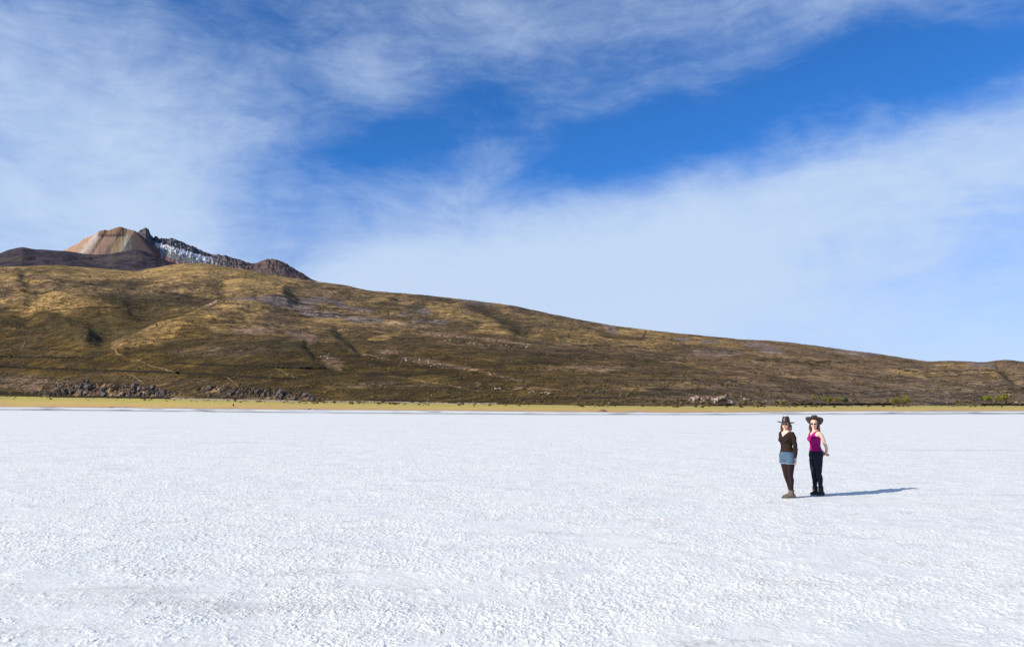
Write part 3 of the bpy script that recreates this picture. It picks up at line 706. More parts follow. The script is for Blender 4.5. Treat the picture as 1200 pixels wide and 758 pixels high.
# ------------------------------------------------------------------ dry stone walls
M_wall, nt, b, pos = material('dark_dry_stone', 0.95, 0.1)
v = nt.vor(pos, 1.6, out=1); n1 = nt.noise(pos, 2.0, 4, 0.7)
c = nt.mix(nt.ramp(n1, 0.35, 0.65), (0.010, 0.008, 0.006), (0.032, 0.025, 0.018)); nt.put(b.inputs['Base Color'], c)
bump(nt, b, n1, 0.8, 0.2)
M_wallp, nt, b, pos = material('pale_dry_stone', 0.95, 0.1)
n1 = nt.noise(pos, 1.2, 4, 0.7)
c = nt.mix(nt.ramp(n1, 0.4, 0.6), (0.09, 0.07, 0.05), (0.33, 0.27, 0.20)); nt.put(b.inputs['Base Color'], c)
bump(nt, b, n1, 0.8, 0.2)
def wall(pts, hpx, thick, mat, label):
    P = []
    for (x0, y0), (x1, y1) in zip(pts[:-1], pts[1:]):
        n = max(2, int(abs(x1 - x0) / 3))
        for k in range(n): P.append((x0 + (x1 - x0) * k / n, y0 + (y1 - y0) * k / n))
    P.append(pts[-1])
    W = [locate(*p) for p in P]
    bm = bmesh.new(); rings = []
    for i, (X, Y, Z, r) in enumerate(W):
        h = (hpx * 1.25 + 0.35) / 900 * r * random.uniform(0.75, 1.15); d = Vector((X, Y, 0)).normalized() * thick
        if random.random() < 0.08: h *= 0.3
        rings.append([bm.verts.new((X - d.x * a, Y - d.y * a, Z + zz * h - (0.8 if zz == 0 else 0))) for a, zz in ((1, 0), (0.7, 1), (-0.7, 1), (-1, 0))])
    for a, b_ in zip(rings[:-1], rings[1:]):
        for k in range(4):
            bm.faces.new((a[k], a[(k + 1) % 4], b_[(k + 1) % 4], b_[k]))
    bm.faces.new(rings[0]); bm.faces.new(rings[-1][::-1])
    bmesh.ops.recalc_face_normals(bm, faces=bm.faces)
    me = bpy.data.meshes.new('stone_wall'); bm.to_mesh(me); bm.free()
    tag(obj('stone_wall', me, mat), label, 'stone wall')
wall([(-20, 430), (20, 431.5), (60, 433.2), (130, 435.5), (200, 437.5), (262, 441), (355, 445.5)], 1.5, 0.8, M_wall,
     'long dark dry stone wall running across the whole lower left slope')
wall([(195, 426), (260, 428.5), (330, 431.5), (382, 432.5)], 1.1, 0.8, M_wall, 'thin dark stone wall above the long one, left of centre')
wall([(0, 418.5), (40, 419.5), (110, 420)], 0.9, 0.8, M_wall, 'short dark stone wall highest on the lower left slope')
wall([(-10, 462.3), (45, 463.6)], 2.6, 1.2, M_wall, 'low dark bank wall at the far left edge of the grass')
wall([(60, 465.6), (120, 466.2), (205, 467.6)], 1.6, 1.0, M_wall, 'dark low wall at the foot of the large left outcrop')
wall([(200, 467.8), (260, 469.2), (300, 469.8), (352, 471.0)], 1.1, 0.7, M_wallp, 'pale low wall at the foot of the second outcrop')
wall([(380, 470.8), (440, 471.4), (520, 473.0), (582, 473.6)], 0.9, 0.8, M_wallp, 'pale low stone wall along the top of the grass near the middle')
wall([(432, 469.6), (470, 470.2), (500, 471.2)], 1.0, 0.8, M_wall, 'short dark stone wall just above the pale middle wall')
wall([(836, 475.0), (858, 475.0)], 0.9, 0.8, M_wall, 'short dark stone wall in front of the pale outcrop')
wall([(930, 474.2), (985, 474.6), (1045, 474.2)], 1.1, 0.8, M_wall, 'dark low stone wall at the foot of the slope below the row of bushes')
wall([(1088, 473.4), (1118, 473.5)], 0.8, 0.7, M_wallp, 'short pale stone wall right of the twin bushes')
wall([(1150, 474.6), (1210, 475.0)], 0.9, 0.8, M_wall, 'dark low stone wall at the far right edge of the grass')

# ------------------------------------------------------------------ scrub cover
def build_scrub():
    n = 60000
    az = RNG.uniform(-0.72, 0.68, n)
    t = RNG.random(n) ** 1.1 * 0.97
    a_g = rG(az); r = a_g * (rK_f(az) / a_g) ** t
    ne = n // 30; fe = 1 - 0.30 * RNG.random(ne) ** 3; r[:ne] = rS(az[:ne]) * (1 - fe) + rG(az[:ne]) * fe
    h, tt, px, py = hill(az, np.maximum(r, rG(az))); h[:ne] = plain_h(az[:ne], r[:ne])
    keep = fbm(px / 26, py / 7, 3, 501) + 0.35 * fbm(px / 5, py / 3, 2, 505) > -0.02 + 0.16 * tt
    az, r, h = az[keep], r[keep], h[keep]; n = len(az)
    bm = bmesh.new(); bmesh.ops.create_icosphere(bm, subdivisions=1, radius=1)
    bv = np.array([v.co[:] for v in bm.verts]); bf = np.array([[v.index for v in f.verts] for f in bm.faces]); bm.free()
    s = (0.28 + 0.75 * RNG.random(n) ** 2) * (0.58 + r / 1500)
    V = bv[None] * (1 + RNG.uniform(-0.28, 0.28, (n, len(bv), 1)))
    V = V * np.stack([s * RNG.uniform(0.9, 1.5, n), s, s * 0.75], -1)[:, None, :]
    V += np.stack([r * np.sin(az), r * np.cos(az), h + s * 0.25], -1)[:, None, :]
    F = bf[None] + (np.arange(n) * len(bv))[:, None, None]
    tone = np.repeat(RNG.random(n), len(bv))
    me = np_mesh('scrub', V.reshape(-1, 3), F.reshape(-1, 3), False, {'tone': tone})
    m, nt, b, pos = material('tola_scrub', 0.95, 0.05)
    a = nt.attr('tone')
    c = nt.mix(nt.ramp(a, 0.0, 0.8), (0.034, 0.026, 0.012), (0.100, 0.074, 0.028)); c = nt.mix(nt.ramp(a, 0.80, 1.0, 0, .8), c, (0.22, 0.165, 0.10))
    nt.put(b.inputs['Base Color'], c)
    tag(obj('scrub', me, m), 'low dark olive scrub scattered over the lower hillside', 'scrub', kind='stuff')
build_scrub()

# ------------------------------------------------------------------ green bushes
def leaf_mat(name, lo, hi):
    m, nt, b, pos = material(name, 0.8, 0.2)
    n = nt.noise(pos, 1.1, 3, 0.6); n2 = nt.noise(pos, 6, 3, 0.7)
    c = nt.mix(nt.ramp(n, 0.35, 0.65), lo, hi); c = nt.mix(nt.ramp(n2, 0.5, 0.75, 0, 0.4), c, tuple(v_ * 1.5 for v_ in hi))
    nt.put(b.inputs['Base Color'], c); return m
M_leaf = leaf_mat('yellow_green_leaves', (0.11, 0.115, 0.014), (0.25, 0.235, 0.03))
M_leafd = leaf_mat('deep_green_leaves', (0.04, 0.07, 0.018), (0.10, 0.14, 0.03))
M_twig, nt, b, pos = material('twig_bark', 0.9, 0.1); nt.put(b.inputs['Base Color'], nt.mix(nt.noise(pos, 4), (0.05, 0.035, 0.02), (0.12, 0.09, 0.06)))
def tube_bm(bm, pts, rad, sides=6):
    rings = []
    for i, p in enumerate(pts):
        p = Vector(p)
        d = (Vector(pts[min(i + 1, len(pts) - 1)]) - Vector(pts[max(i - 1, 0)])).normalized()
        u = d.orthogonal().normalized(); w_ = d.cross(u)
        rings.append([bm.verts.new(p + (u * math.cos(a) + w_ * math.sin(a)) * rad[i]) for a in [6.2832 * k / sides for k in range(sides)]])
    for a, b_ in zip(rings[:-1], rings[1:]):
        for k in range(sides): bm.faces.new((a[k], a[(k + 1) % sides], b_[(k + 1) % sides], b_[k]))
    bm.faces.new(rings[0][::-1]); bm.faces.new(rings[-1])
def bush(x, y, wpx, hpx, label, seed, dark=False, lobes=1, stem=0.25):
    X, Y, Z, r = locate(x, y)
    W_, H_ = wpx / 900 * r / 2 * 1.22, hpx / 900 * r * 1.12
    root = empty('bush', (X, Y, Z - 0.1)); tag(root, label, 'bush', 'green bushes along the foot of the slope')
    rg = random.Random(seed); bm = bmesh.new(); tb = bmesh.new()
    centres = []
    for k in range(lobes * 5):
        a = rg.uniform(0, 6.28); q = rg.uniform(0.0, 0.62)
        lx = (k % lobes - (lobes - 1) / 2) * W_ * 1.1 if lobes > 1 else 0
        centres.append(Vector((lx + math.cos(a) * q * W_ / max(1, lobes * 0.75), math.sin(a) * q * W_ * 0.8, H_ * rg.uniform(stem + 0.15, 0.80))))
    for c_ in centres:
        cr = Vector((W_ * rg.uniform(.30, .5) / max(1, lobes * 0.7), W_ * rg.uniform(.3, .5), H_ * rg.uniform(.20, .32)))
        tube_bm(tb, [(c_.x * 0.25, c_.y * 0.25, 0), (c_.x * .55, c_.y * .55, c_.z * .5), tuple(c_)], [H_ * .03, H_ * .02, H_ * .008], 5)
        for k in range(170):
            d = Vector((rg.gauss(0, 1), rg.gauss(0, 1), rg.gauss(0, 1))).normalized() * rg.uniform(0.55, 1.08)
            p = c_ + Vector((d.x * cr.x, d.y * cr.y, d.z * cr.z))
            if p.z < H_ * 0.06: continue
            s = H_ * rg.uniform(0.028, 0.055)
            u = Vector((rg.gauss(0, 1), rg.gauss(0, 1), rg.gauss(0, 1))).normalized(); v_ = u.orthogonal().normalized()
            bm.faces.new([bm.verts.new(p + u * s * 1.4), bm.verts.new(p + v_ * s * .7), bm.verts.new(p - u * s * 1.4), bm.verts.new(p - v_ * s * .7)])
    me = bpy.data.meshes.new('foliage'); bm.to_mesh(me); bm.free(); obj('foliage', me, M_leafd if dark else M_leaf, root)
    me = bpy.data.meshes.new('stem'); tb.to_mesh(me); tb.free(); obj('stem', me, M_twig, root)
bush(872.5, 473.2, 6, 5.0, 'small yellow green bush just right of the pale boulders', 1)
bush(917.5, 474.0, 7, 4.5, 'small green bush directly behind the left hat', 2)
bush(954.5, 468.4, 9, 4.6, 'low yellow green bush highest and leftmost of the row', 3)
bush(964.5, 470.6, 8, 4.6, 'flat yellow bush second in the row right of the highest bush', 4)
bush(972.0, 473.0, 7.5, 6.5, 'rounded yellow green bush left of the two close green ones', 5)
bush(981.5, 473.0, 8.5, 6.6, 'mid green round bush beside the darkest bush of the row', 6)
bush(990.5, 473.2, 9, 7.6, 'darkest green bush at the right end of the row', 7, dark=True)
bush(1056.8, 475.0, 16, 8.6, 'bright green twin bush standing alone right of the row', 8, lobes=2)
bush(1164.5, 472.2, 14, 7.4, 'broad bright green bush near the right edge', 9, lobes=2)
bush(1179.5, 472.6, 9.5, 8.6, 'rounder taller green bush closest to the right edge', 10)
bush(1151.5, 470.0, 5, 3.4, 'tiny dark bush left of the broad green one', 11, dark=True)

# ------------------------------------------------------------------ mound at the shore and marker post
X, Y, Z, r = locate(706, 482.2)
root = empty('mound', (X, Y, Z)); tag(root, 'small reddish earth mound topped with dark rocks at the salt edge', 'mound')
bm = bmesh.new(); bmesh.ops.create_icosphere(bm, subdivisions=4, radius=1)
from mathutils import noise as mn
for v in bm.verts:
    v.co *= 1 + 0.22 * mn.noise(v.co * 2.1) + 0.1 * mn.noise(v.co * 6)
    v.co.x *= 4.6 / 900 * r; v.co.y *= 1.1; v.co.z = max(v.co.z, -0.2) * 2.6 / 900 * r
me = bpy.data.meshes.new('earth'); bm.to_mesh(me); bm.free()
m, nt, b, pos = material('reddish_earth', 0.95, 0.1); nt.put(b.inputs['Base Color'], nt.mix(nt.noise(pos, 3, 5, 0.7), (0.13, 0.06, 0.045), (0.36, 0.20, 0.15)))
obj('earth', me, m, root)
for dx, dz, s in ((-0.15, 0.72, 0.42), (0.30, 0.60, 0.36), (0.80, 0.35, 0.34)):
    me = rock_mesh(int(dx * 100) + 300); mm, nt, b, pos = material('black_rock', 0.9, 0.1)
    nt.put(b.inputs['Base Color'], nt.mix(nt.noise(pos, 3), (0.015, 0.012, 0.01), (0.06, 0.035, 0.03)))
    o = obj('rock', me, mm, root, (dx, 0, dz)); o.scale = (s * 1.5, s, s * 0.9)
X, Y, Z, r = locate(273.5, 476.2)
bm = bmesh.new(); hh = 3.3 / 900 * r
tube_bm(bm, [(0, 0, -0.3), (0.02, 0, hh * .5), (0.06, 0, hh)], [0.34, 0.42, 0.20], 8)
me = bpy.data.meshes.new('marker_post'); bm.to_mesh(me); bm.free()
m, nt, b, pos = material('dark_timber', 0.9, 0.1); nt.put(b.inputs['Base Color'], nt.mix(nt.noise(pos, 6), (0.02, 0.016, 0.01), (0.06, 0.045, 0.03)))
tag(obj('marker_post', me, m, None, (X, Y, Z)), 'thick dark upright post alone in the yellow grass strip', 'post')

# ------------------------------------------------------------------ people
def V3(*a): return Vector(a)
def loft(bm, rings, n=28, M=None, ex=2.0):
    "closed loft through elliptical rings (centre, u, v)"
    rs = []
    for c, u, v in rings:
        r_ = []
        for k in range(n):
            a = 6.283185 * k / n; ca, sa = math.cos(a), math.sin(a)
            if ex != 2: ca = math.copysign(abs(ca) ** (2 / ex), ca); sa = math.copysign(abs(sa) ** (2 / ex), sa)
            p = c + u * ca + v * sa
            r_.append(bm.verts.new(M @ p if M else p))
        rs.append(r_)
    for a, b_ in zip(rs[:-1], rs[1:]):
        for k in range(n): bm.faces.new((a[k], a[(k + 1) % n], b_[(k + 1) % n], b_[k]))
    bm.faces.new(rs[0][::-1]); bm.faces.new(rs[-1])
def cat(P, m=6):
    "Catmull-Rom through tuples"
    out = []
    Q = [np.array(p, float) for p in P]; Q = [2 * Q[0] - Q[1]] + Q + [2 * Q[-1] - Q[-2]]
    for i in range(1, len(Q) - 2):
        for k in range(m):
            t = k / m; a, b_, c_, d = Q[i - 1:i + 3]
            out.append(0.5 * (2 * b_ + (c_ - a) * t + (2 * a - 5 * b_ + 4 * c_ - d) * t * t + (3 * b_ - a - 3 * c_ + d) * t ** 3))
    out.append(Q[-2]); return out
def limb(bm, pts, M=None, n=16, m=5, flat=1.0, side=None, dome=True):
    "tapering round limb: pts = (x, y, z, radius); flat squeezes it along the direction side"
    P = cat(pts, m); C_ = [Vector(p[:3]) for p in P]; rad = [float(p[3]) for p in P]
    rings = []
    for i, c in enumerate(C_):
        d = (C_[min(i + 1, len(C_) - 1)] - C_[max(i - 1, 0)]).normalized()
        s = Vector(side) if side else (Vector((1, 0, 0)) if abs(d.x) < 0.8 else Vector((0, 1, 0)))
        s = (s - d * s.dot(d)).normalized(); w_ = d.cross(s)
        rings.append((c, s * rad[i] * flat, w_ * rad[i], d, rad[i]))
    out = []
    if dome:
        c, u, v, d, r_ = rings[0]
        for k in (1.35, 0.9, 0.5): out.append((c - d * r_ * math.sin(k) * 0.9, u * math.cos(k), v * math.cos(k)))
    out += [(c, u, v) for c, u, v, d, r_ in rings]
    if dome:
        c, u, v, d, r_ = rings[-1]
        for k in (0.5, 0.9, 1.35): out.append((c + d * r_ * math.sin(k) * 0.9, u * math.cos(k), v * math.cos(k)))
    loft(bm, out, n, M)
def ball(bm, c, rx, ry, rz, M=None):
    rings = []
    for k in range(1, 12):
        a = -math.pi / 2 + math.pi * k / 12
        rings.append((Vector(c) + V3(0, 0, rz * math.sin(a)), V3(rx * math.cos(a), 0, 0), V3(0, ry * math.cos(a), 0)))
    loft(bm, rings, 18, M)
def fuse(name, bm, voxel, mat, parent=None, cut=None, smooth_it=3, fold=0.0):
    "melt overlapping lofts into ONE continuous skin"
    bmesh.ops.recalc_face_normals(bm, faces=bm.faces)
    me = bpy.data.meshes.new(name + '_raw'); bm.to_mesh(me); bm.free()
    o = bpy.data.objects.new(name + '_raw', me); COL.objects.link(o)
    md = o.modifiers.new('r', 'REMESH'); md.mode = 'VOXEL'; md.voxel_size = voxel; md.use_smooth_shade = True
    if smooth_it:
        ms = o.modifiers.new('s', 'SMOOTH'); ms.iterations = smooth_it; ms.factor = 0.5
    dg = bpy.context.evaluated_depsgraph_get(); dg.update()
    m2 = bpy.data.meshes.new_from_object(o.evaluated_get(dg)); m2.name = name
    bpy.data.objects.remove(o); bpy.data.meshes.remove(me)
    if cut:
        b2 = bmesh.new(); b2.from_mesh(m2)
        bmesh.ops.delete(b2, geom=[f for f in b2.faces if cut(f.calc_center_median())], context='FACES')
        b2.to_mesh(m2); b2.free()
    if fold:
        nn = [v.normal.copy() for v in m2.vertices]
        for v, n_ in zip(m2.vertices, nn):
            q = v.co; k = mn.noise(Vector((q.x * 11, q.y * 11, q.z * 26 + q.x * 14))) + 0.6 * mn.noise(Vector((q.x * 30, q.y * 30, q.z * 18)))
            v.co = q + n_ * (fold * max(-.35, k))
    for p in m2.polygons: p.use_smooth = True
    m2.materials.clear()
    return obj(name, m2, mat, parent)
def cloth(name, lo, hi, scale=60, rough=0.9, spec=0.2, wrinkle=0.012):
    m, nt, b, _ = material(name, rough, spec)
    tc = nt.new('ShaderNodeTexCoord').outputs['Object']
    n = nt.noise(tc, 7, 4, 0.6); n2 = nt.noise(tc, scale, 3, 0.6)
    nt.put(b.inputs['Base Color'], nt.mix(nt.add(nt.mul(n, 0.7), nt.mul(n2, 0.3)), lo, hi))
    bump(nt, b, nt.add(nt.noise(nt.mapping(tc, scale=(1, 1, 2.2)), 9, 3, 0.5), nt.mul(n2, 0.1)), 0.8, wrinkle)
    return m
M_skin, nt, b, _ = material('skin', 0.55, 0.35)
tc = nt.new('ShaderNodeTexCoord').outputs['Object']
nt.put(b.inputs['Base Color'], nt.mix(nt.noise(tc, 12, 3), (0.62, 0.36, 0.27), (0.74, 0.47, 0.36)))
b.inputs['Subsurface Weight'].default_value = 0.08; b.inputs['Subsurface Radius'].default_value = (0.02, 0.008, 0.004)
M_lip, nt, b, _ = material('lips', 0.5, 0.3); b.inputs['Base Color'].default_value = (0.42, 0.11, 0.10, 1)
M_glass, nt, b, _ = material('dark_lens', 0.15, 0.6); b.inputs['Base Color'].default_value = (0.012, 0.008, 0.008, 1)

TOR = [(.755, .0, .105, .080), (.80, .006, .160, .108), (.86, .012, .172, .120), (.92, .010, .160, .112), (.98, .004, .140, .098),
       (1.04, 0, .122, .088), (1.09, 0, .121, .086), (1.15, -.004, .131, .094), (1.21, -.010, .143, .104), (1.26, -.008, .152, .102),
       (1.31, .000, .160, .088), (1.345, .006, .158, .072), (1.37, .010, .125, .060), (1.39, .010, .078, .054), (1.42, .004, .052, .052), (1.47, -.006, .047, .049)]
def torso(bm, z0, z1, inf=0.0, top_cap=True):
    zs = np.array([t[0] for t in TOR]); vals = np.array(TOR)
    zz = np.arange(z0, z1 + 1e-6, 0.02)
    rings = []
    for z in zz:
        cy, rx, ry = [float(np.interp(z, zs, vals[:, k])) for k in (1, 2, 3)]
        rings.append((V3(0, cy, float(z)), V3(rx + inf, 0, 0), V3(0, ry + inf, 0)))
    loft(bm, rings, 36, None, 2.25)
    if z0 < 1.15 < z1:
        for s in (-1, 1): ball(bm, (s * .064, -.078, 1.205), .060 + inf, .052 + inf, .058 + inf)
def rotz(a, c=(0, 0, 0)): return Matrix.Translation(c) @ Matrix.Rotation(a, 4, 'Z') @ Matrix.Translation(-Vector(c))

def hand(bm, wrist, d, palm_n, curl, s=1.0, M=None, side_sign=1):
    "palm, four unequal bent fingers and a thumb leaving the side of the palm"
    d = Vector(d).normalized(); n = Vector(palm_n); n = (n - d * n.dot(d)).normalized(); a = d.cross(n) * side_sign
    w0 = Vector(wrist)
    R_ = []
    for t, wd, th in ((-.01, .021, .018), (.012, .026, .017), (.035, .036, .016), (.060, .040, .015), (.082, .038, .013), (.090, .030, .009)):
        R_.append((w0 + d * t * s, a * wd * s, n * th * s))
    loft(bm, R_, 16, M)
    for k, (o_, L) in enumerate(((.028, .070), (.010, .079), (-.009, .074), (-.027, .058))):
        p = w0 + (d * .076 + a * o_) * s; q = Vector(d); pts = [(*p, .0088 * s)]
        for j in range(3):
            q = (Matrix.Rotation(-curl * (0.5, 1.0, 0.8)[j] * side_sign, 3, a) @ q) if side_sign > 0 else (Matrix.Rotation(curl * (0.5, 1.0, 0.8)[j] * -1, 3, -a) @ q)
            p = p + q * L * s * (0.45, 0.31, 0.24)[j]
            pts.append((*p, (.0082, .0076, .0066)[j] * s))
        limb(bm, pts, M, 10, 2)
    p = w0 + (d * .022 + a * .026) * s
    limb(bm, [(*p, .013 * s), (*(p + (d * .022 + a * .018 + n * .008) * s), .0115 * s), (*(p + (d * .048 + a * .024 + n * .016) * s), .0098 * s),
              (*(p + (d * .068 + a * .022 + n * .022) * s), .0078 * s)], M, 10, 2)

def head(bm, H):
    egg = [(1.428, -.052, .018, .016), (1.436, -.048, .034, .034), (1.45, -.036, .047, .052), (1.47, -.024, .057, .068), (1.495, -.014, .065, .080),
           (1.52, -.008, .070, .088), (1.55, -.004, .073, .093), (1.58, -.002, .073, .094), (1.61, .002, .068, .087), (1.635, .004, .054, .068), (1.648, .006, .030, .038)]
    zs = np.array([e[0] for e in egg]); vals = np.array(egg); rings = []
    for z in np.linspace(1.428, 1.648, 26):
        cy, rx, ry = [float(np.interp(z, zs, vals[:, k])) for k in (1, 2, 3)]
        rings.append((V3(0, cy, float(z)), V3(rx, 0, 0), V3(0, ry, 0)))
    loft(bm, rings, 32, H)
    limb(bm, [(0, -.094, 1.545, .009), (0, -.106, 1.522, .011), (0, -.114, 1.505, .013), (0, -.098, 1.495, .010)], H, 12, 3)      # nose
    for s in (-1, 1):
        ball(bm, (s * .034, -.078, 1.510), .022, .018, .020, H)                              # cheeks
        limb(bm, [(s * .014, -.100, 1.555, .008), (s * .034, -.092, 1.560, .009), (s * .052, -.074, 1.553, .008)], H, 10, 2)       # brow
        ball(bm, (s * .074, .006, 1.530), .010, .018, .030, H)                               # ear
        ball(bm, (s * .012, -.105, 1.500), .008, .008, .007, H)
    ball(bm, (0, -.082, 1.440), .020, .018, .016, H)                                         # chin
    ball(bm, (0, -.092, 1.472), .024, .010, .010, H)                                         # mouth mound

def leg_pts(hip, knee, ank, inf=0.0, thick=1.0):
    hip, knee, ank = Vector(hip), Vector(knee), Vector(ank)
    def on(a, b_, t): return a.lerp(b_, t)
    L = [(hip, .092), (on(hip, knee, .33), .086), (on(hip, knee, .7), .068), (knee, .054), (on(knee, ank, .28) + V3(0, .012, 0), .055),
         (on(knee, ank, .6) + V3(0, .006, 0), .043), (ank, .034)]
    return [(*p, r_ * thick + inf) for p, r_ in L]
def foot(bm, ank, yaw, inf=0.0, L=1.0, M=None):
    T = Matrix.Translation(Vector((ank[0], ank[1], 0))) @ Matrix.Rotation(yaw, 4, 'Z')
    rings = [(V3(0, .072, .034), V3(.020, 0, 0), V3(0, 0, .022)), (V3(0, .055, .040), V3(.031, 0, 0), V3(0, 0, .037)), (V3(0, .02, .048), V3(.035, 0, 0), V3(0, 0, .046)),
             (V3(0, -.02, .044), V3(.036, 0, 0), V3(0, 0, .042)), (V3(0, -.07, .035), V3(.041, 0, 0), V3(0, 0, .032)), (V3(0, -.12, .028), V3(.043, 0, 0), V3(0, 0, .025)),
             (V3(0, -.155, .024), V3(.037, 0, 0), V3(0, 0, .020)), (V3(0, -.178, .022), V3(.020, 0, 0), V3(0, 0, .012))]
    rings = [(V3(0, c.y * L, c.z), u + u.normalized() * inf, v + v.normalized() * inf) for c, u, v in rings]
    loft(bm, rings, 20, T)
    return T
def boot(parent, ank, yaw, mat, solemat, shaft, lacemat, wide=1.0):
    bm = bmesh.new(); T = foot(bm, ank, yaw, 0.017, 1.08)
    limb(bm, [(ank[0], ank[1], shaft, .054 * wide), (ank[0], ank[1] - .002, .10, .054 * wide), (ank[0], ank[1] - .004, .055, .050)], None, 18, 3, dome=False)
    limb(bm, [(ank[0], ank[1], shaft + .004, .058 * wide), (ank[0], ank[1], shaft - .012, .058 * wide)], None, 18, 2, dome=False)
    bt = fuse('boot', bm, 0.005, mat, parent, smooth_it=2)
    bm = bmesh.new(); pts = [(0, .088), (.030, .080), (.044, .045), (.042, -.01), (.050, -.08), (.055, -.14), (.045, -.19), (.020, -.215), (-.020, -.215), (-.045, -.19),
                             (-.055, -.14), (-.050, -.08), (-.042, -.01), (-.044, .045), (-.030, .080)]
    lo = [bm.verts.new(T @ V3(x_ * .96, y_, 0.0)) for x_, y_ in pts]; hi = [bm.verts.new(T @ V3(x_, y_, .024)) for x_, y_ in pts]
    for k in range(len(pts)): bm.faces.new((lo[k], lo[(k + 1) % len(pts)], hi[(k + 1) % len(pts)], hi[k]))
    bm.faces.new(lo[::-1]); bm.faces.new(hi); bmesh.ops.recalc_face_normals(bm, faces=bm.faces)
    me = bpy.data.meshes.new('sole'); bm.to_mesh(me); bm.free(); obj('sole', me, solemat, bt)
    bm = bmesh.new()
    for k in range(5):
        f = k / 4; y_ = -.115 + .068 * f; z_ = .062 + .060 * f
        limb(bm, [(-.026, y_ + .012, z_ - .003, .0045), (0, y_ - .006, z_ + .004, .0045), (.026, y_ + .012, z_ - .003, .0045)], T, 8, 2)
    me = bpy.data.meshes.new('laces'); bm.to_mesh(me); bm.free(); obj('laces', me, lacemat, bt)
    return bt

def hat(parent, H, mat, bandmat, brim_fn, zb=1.590, rx=.180, ry=.205, crown=.128, tilt=0.0, taper=.80):
    T = H @ Matrix.Translation((0, .004, zb)) @ Matrix.Rotation(tilt, 4, 'X')
    bm = bmesh.new(); n = 48; rings = []
    prof = [(.0, 1.0), (.02, 1.0), (.055, .96), (.09, .88), (.112, .83), (crown - .006, taper), (crown, taper - .10), (crown - .008, taper - .28), (crown - .020, .22), (crown - .024, .02)]
    def crown_pt(z, s, a):
        x_ = .076 * s * math.cos(a); y_ = .097 * s * math.sin(a)
        pinch = max(0, -math.sin(a)) ** 2 * max(0, z / crown) ** 2
        x_ *= 1 - .35 * pinch
        z_ = z - (.016 * max(0, math.sin(a)) * (z / crown) ** 2) - .020 * math.exp(-(x_ / .022) ** 2) * max(0, (z / crown)) ** 6
        return V3(x_, y_, z_)
    outer = []
    for k in range(7, 0, -1):
        f = k / 7; row = []
        for j in range(n):
            a = 6.283185 * j / n
            x_ = math.cos(a) * (.076 + (rx - .076) * f); y_ = math.sin(a) * (.097 + (ry - .097) * f)
            row.append(V3(x_, y_, brim_fn(x_, y_, f)))
        outer.append(row)
    crown_r = [[crown_pt(z, s, 6.283185 * j / n) for j in range(n)] for z, s in prof]
    rows = outer + crown_r
    vs = [[bm.verts.new(T @ p) for p in row] for row in rows]
    for a, b_ in zip(vs[:-1], vs[1:]):
        for k in range(n): bm.faces.new((a[k], a[(k + 1) % n], b_[(k + 1) % n], b_[k]))
    bm.faces.new(vs[-1]); bmesh.ops.recalc_face_normals(bm, faces=bm.faces)
    me = bpy.data.meshes.new('hat'); bm.to_mesh(me); bm.free()
    for p in me.polygons: p.use_smooth = True
    h = obj('hat', me, mat, parent); sd = h.modifiers.new('thick', 'SOLIDIFY'); sd.thickness = 0.008; sd.offset = 0
    bm = bmesh.new(); v1 = [[bm.verts.new(T @ (crown_pt(z, s * 1.035, 6.283185 * j / n))) for j in range(n)] for z, s in ((.004, 1.0), (.026, 1.0))]
    for k in range(n): bm.faces.new((v1[0][k], v1[0][(k + 1) % n], v1[1][(k + 1) % n], v1[1][k]))
    me = bpy.data.meshes.new('hat_band'); bm.to_mesh(me); bm.free(); bd = obj('hat_band', me, bandmat, h)
    sd = bd.modifiers.new('thick', 'SOLIDIFY'); sd.thickness = 0.004
    return h
def glasses(parent, H):
    bm = bmesh.new()
    for s in (-1, 1):
        rings = [(V3(s * .033, -.098 + .004 * k, 1.532), V3(.026 - .003 * (k != 1), 0, 0), V3(0, 0, .020 - .003 * (k != 1))) for k in range(3)]
        loft(bm, rings, 20, H, 2.6)
        limb(bm, [(s * .056, -.092, 1.538, .003), (s * .074, -.05, 1.538, .003), (s * .078, .0, 1.536, .003)], H, 8, 2)
    limb(bm, [(-.012, -.108, 1.537, .003), (0, -.112, 1.539, .003), (.012, -.108, 1.537, .003)], H, 8, 2)
    bmesh.ops.recalc_face_normals(bm, faces=bm.faces)
    me = bpy.data.meshes.new('sunglasses'); bm.to_mesh(me); bm.free(); obj('sunglasses', me, M_glass, parent)
    bm = bmesh.new()
    for dz, r_ in ((.003, .0042), (-.004, .0050)):
        limb(bm, [(-.020, -.097, 1.472 + dz * .4, .002), (-.008, -.103, 1.472 + dz, r_), (.008, -.103, 1.472 + dz, r_), (.020, -.097, 1.472 + dz * .4, .002)], H, 8, 3)
    me = bpy.data.meshes.new('lips'); bm.to_mesh(me); bm.free(); obj('lips', me, M_lip, parent)
def hair_mat(name, lo, hi):
    m, nt, b, _ = material(name, 0.5, 0.4)
    tc = nt.new('ShaderNodeTexCoord').outputs['Object']
    n = nt.noise(nt.mapping(tc, scale=(1, 1, 0.15)), 90, 3, 0.6); nt.put(b.inputs['Base Color'], nt.mix(n, lo, hi)); bump(nt, b, n, 0.8, 0.01); return m
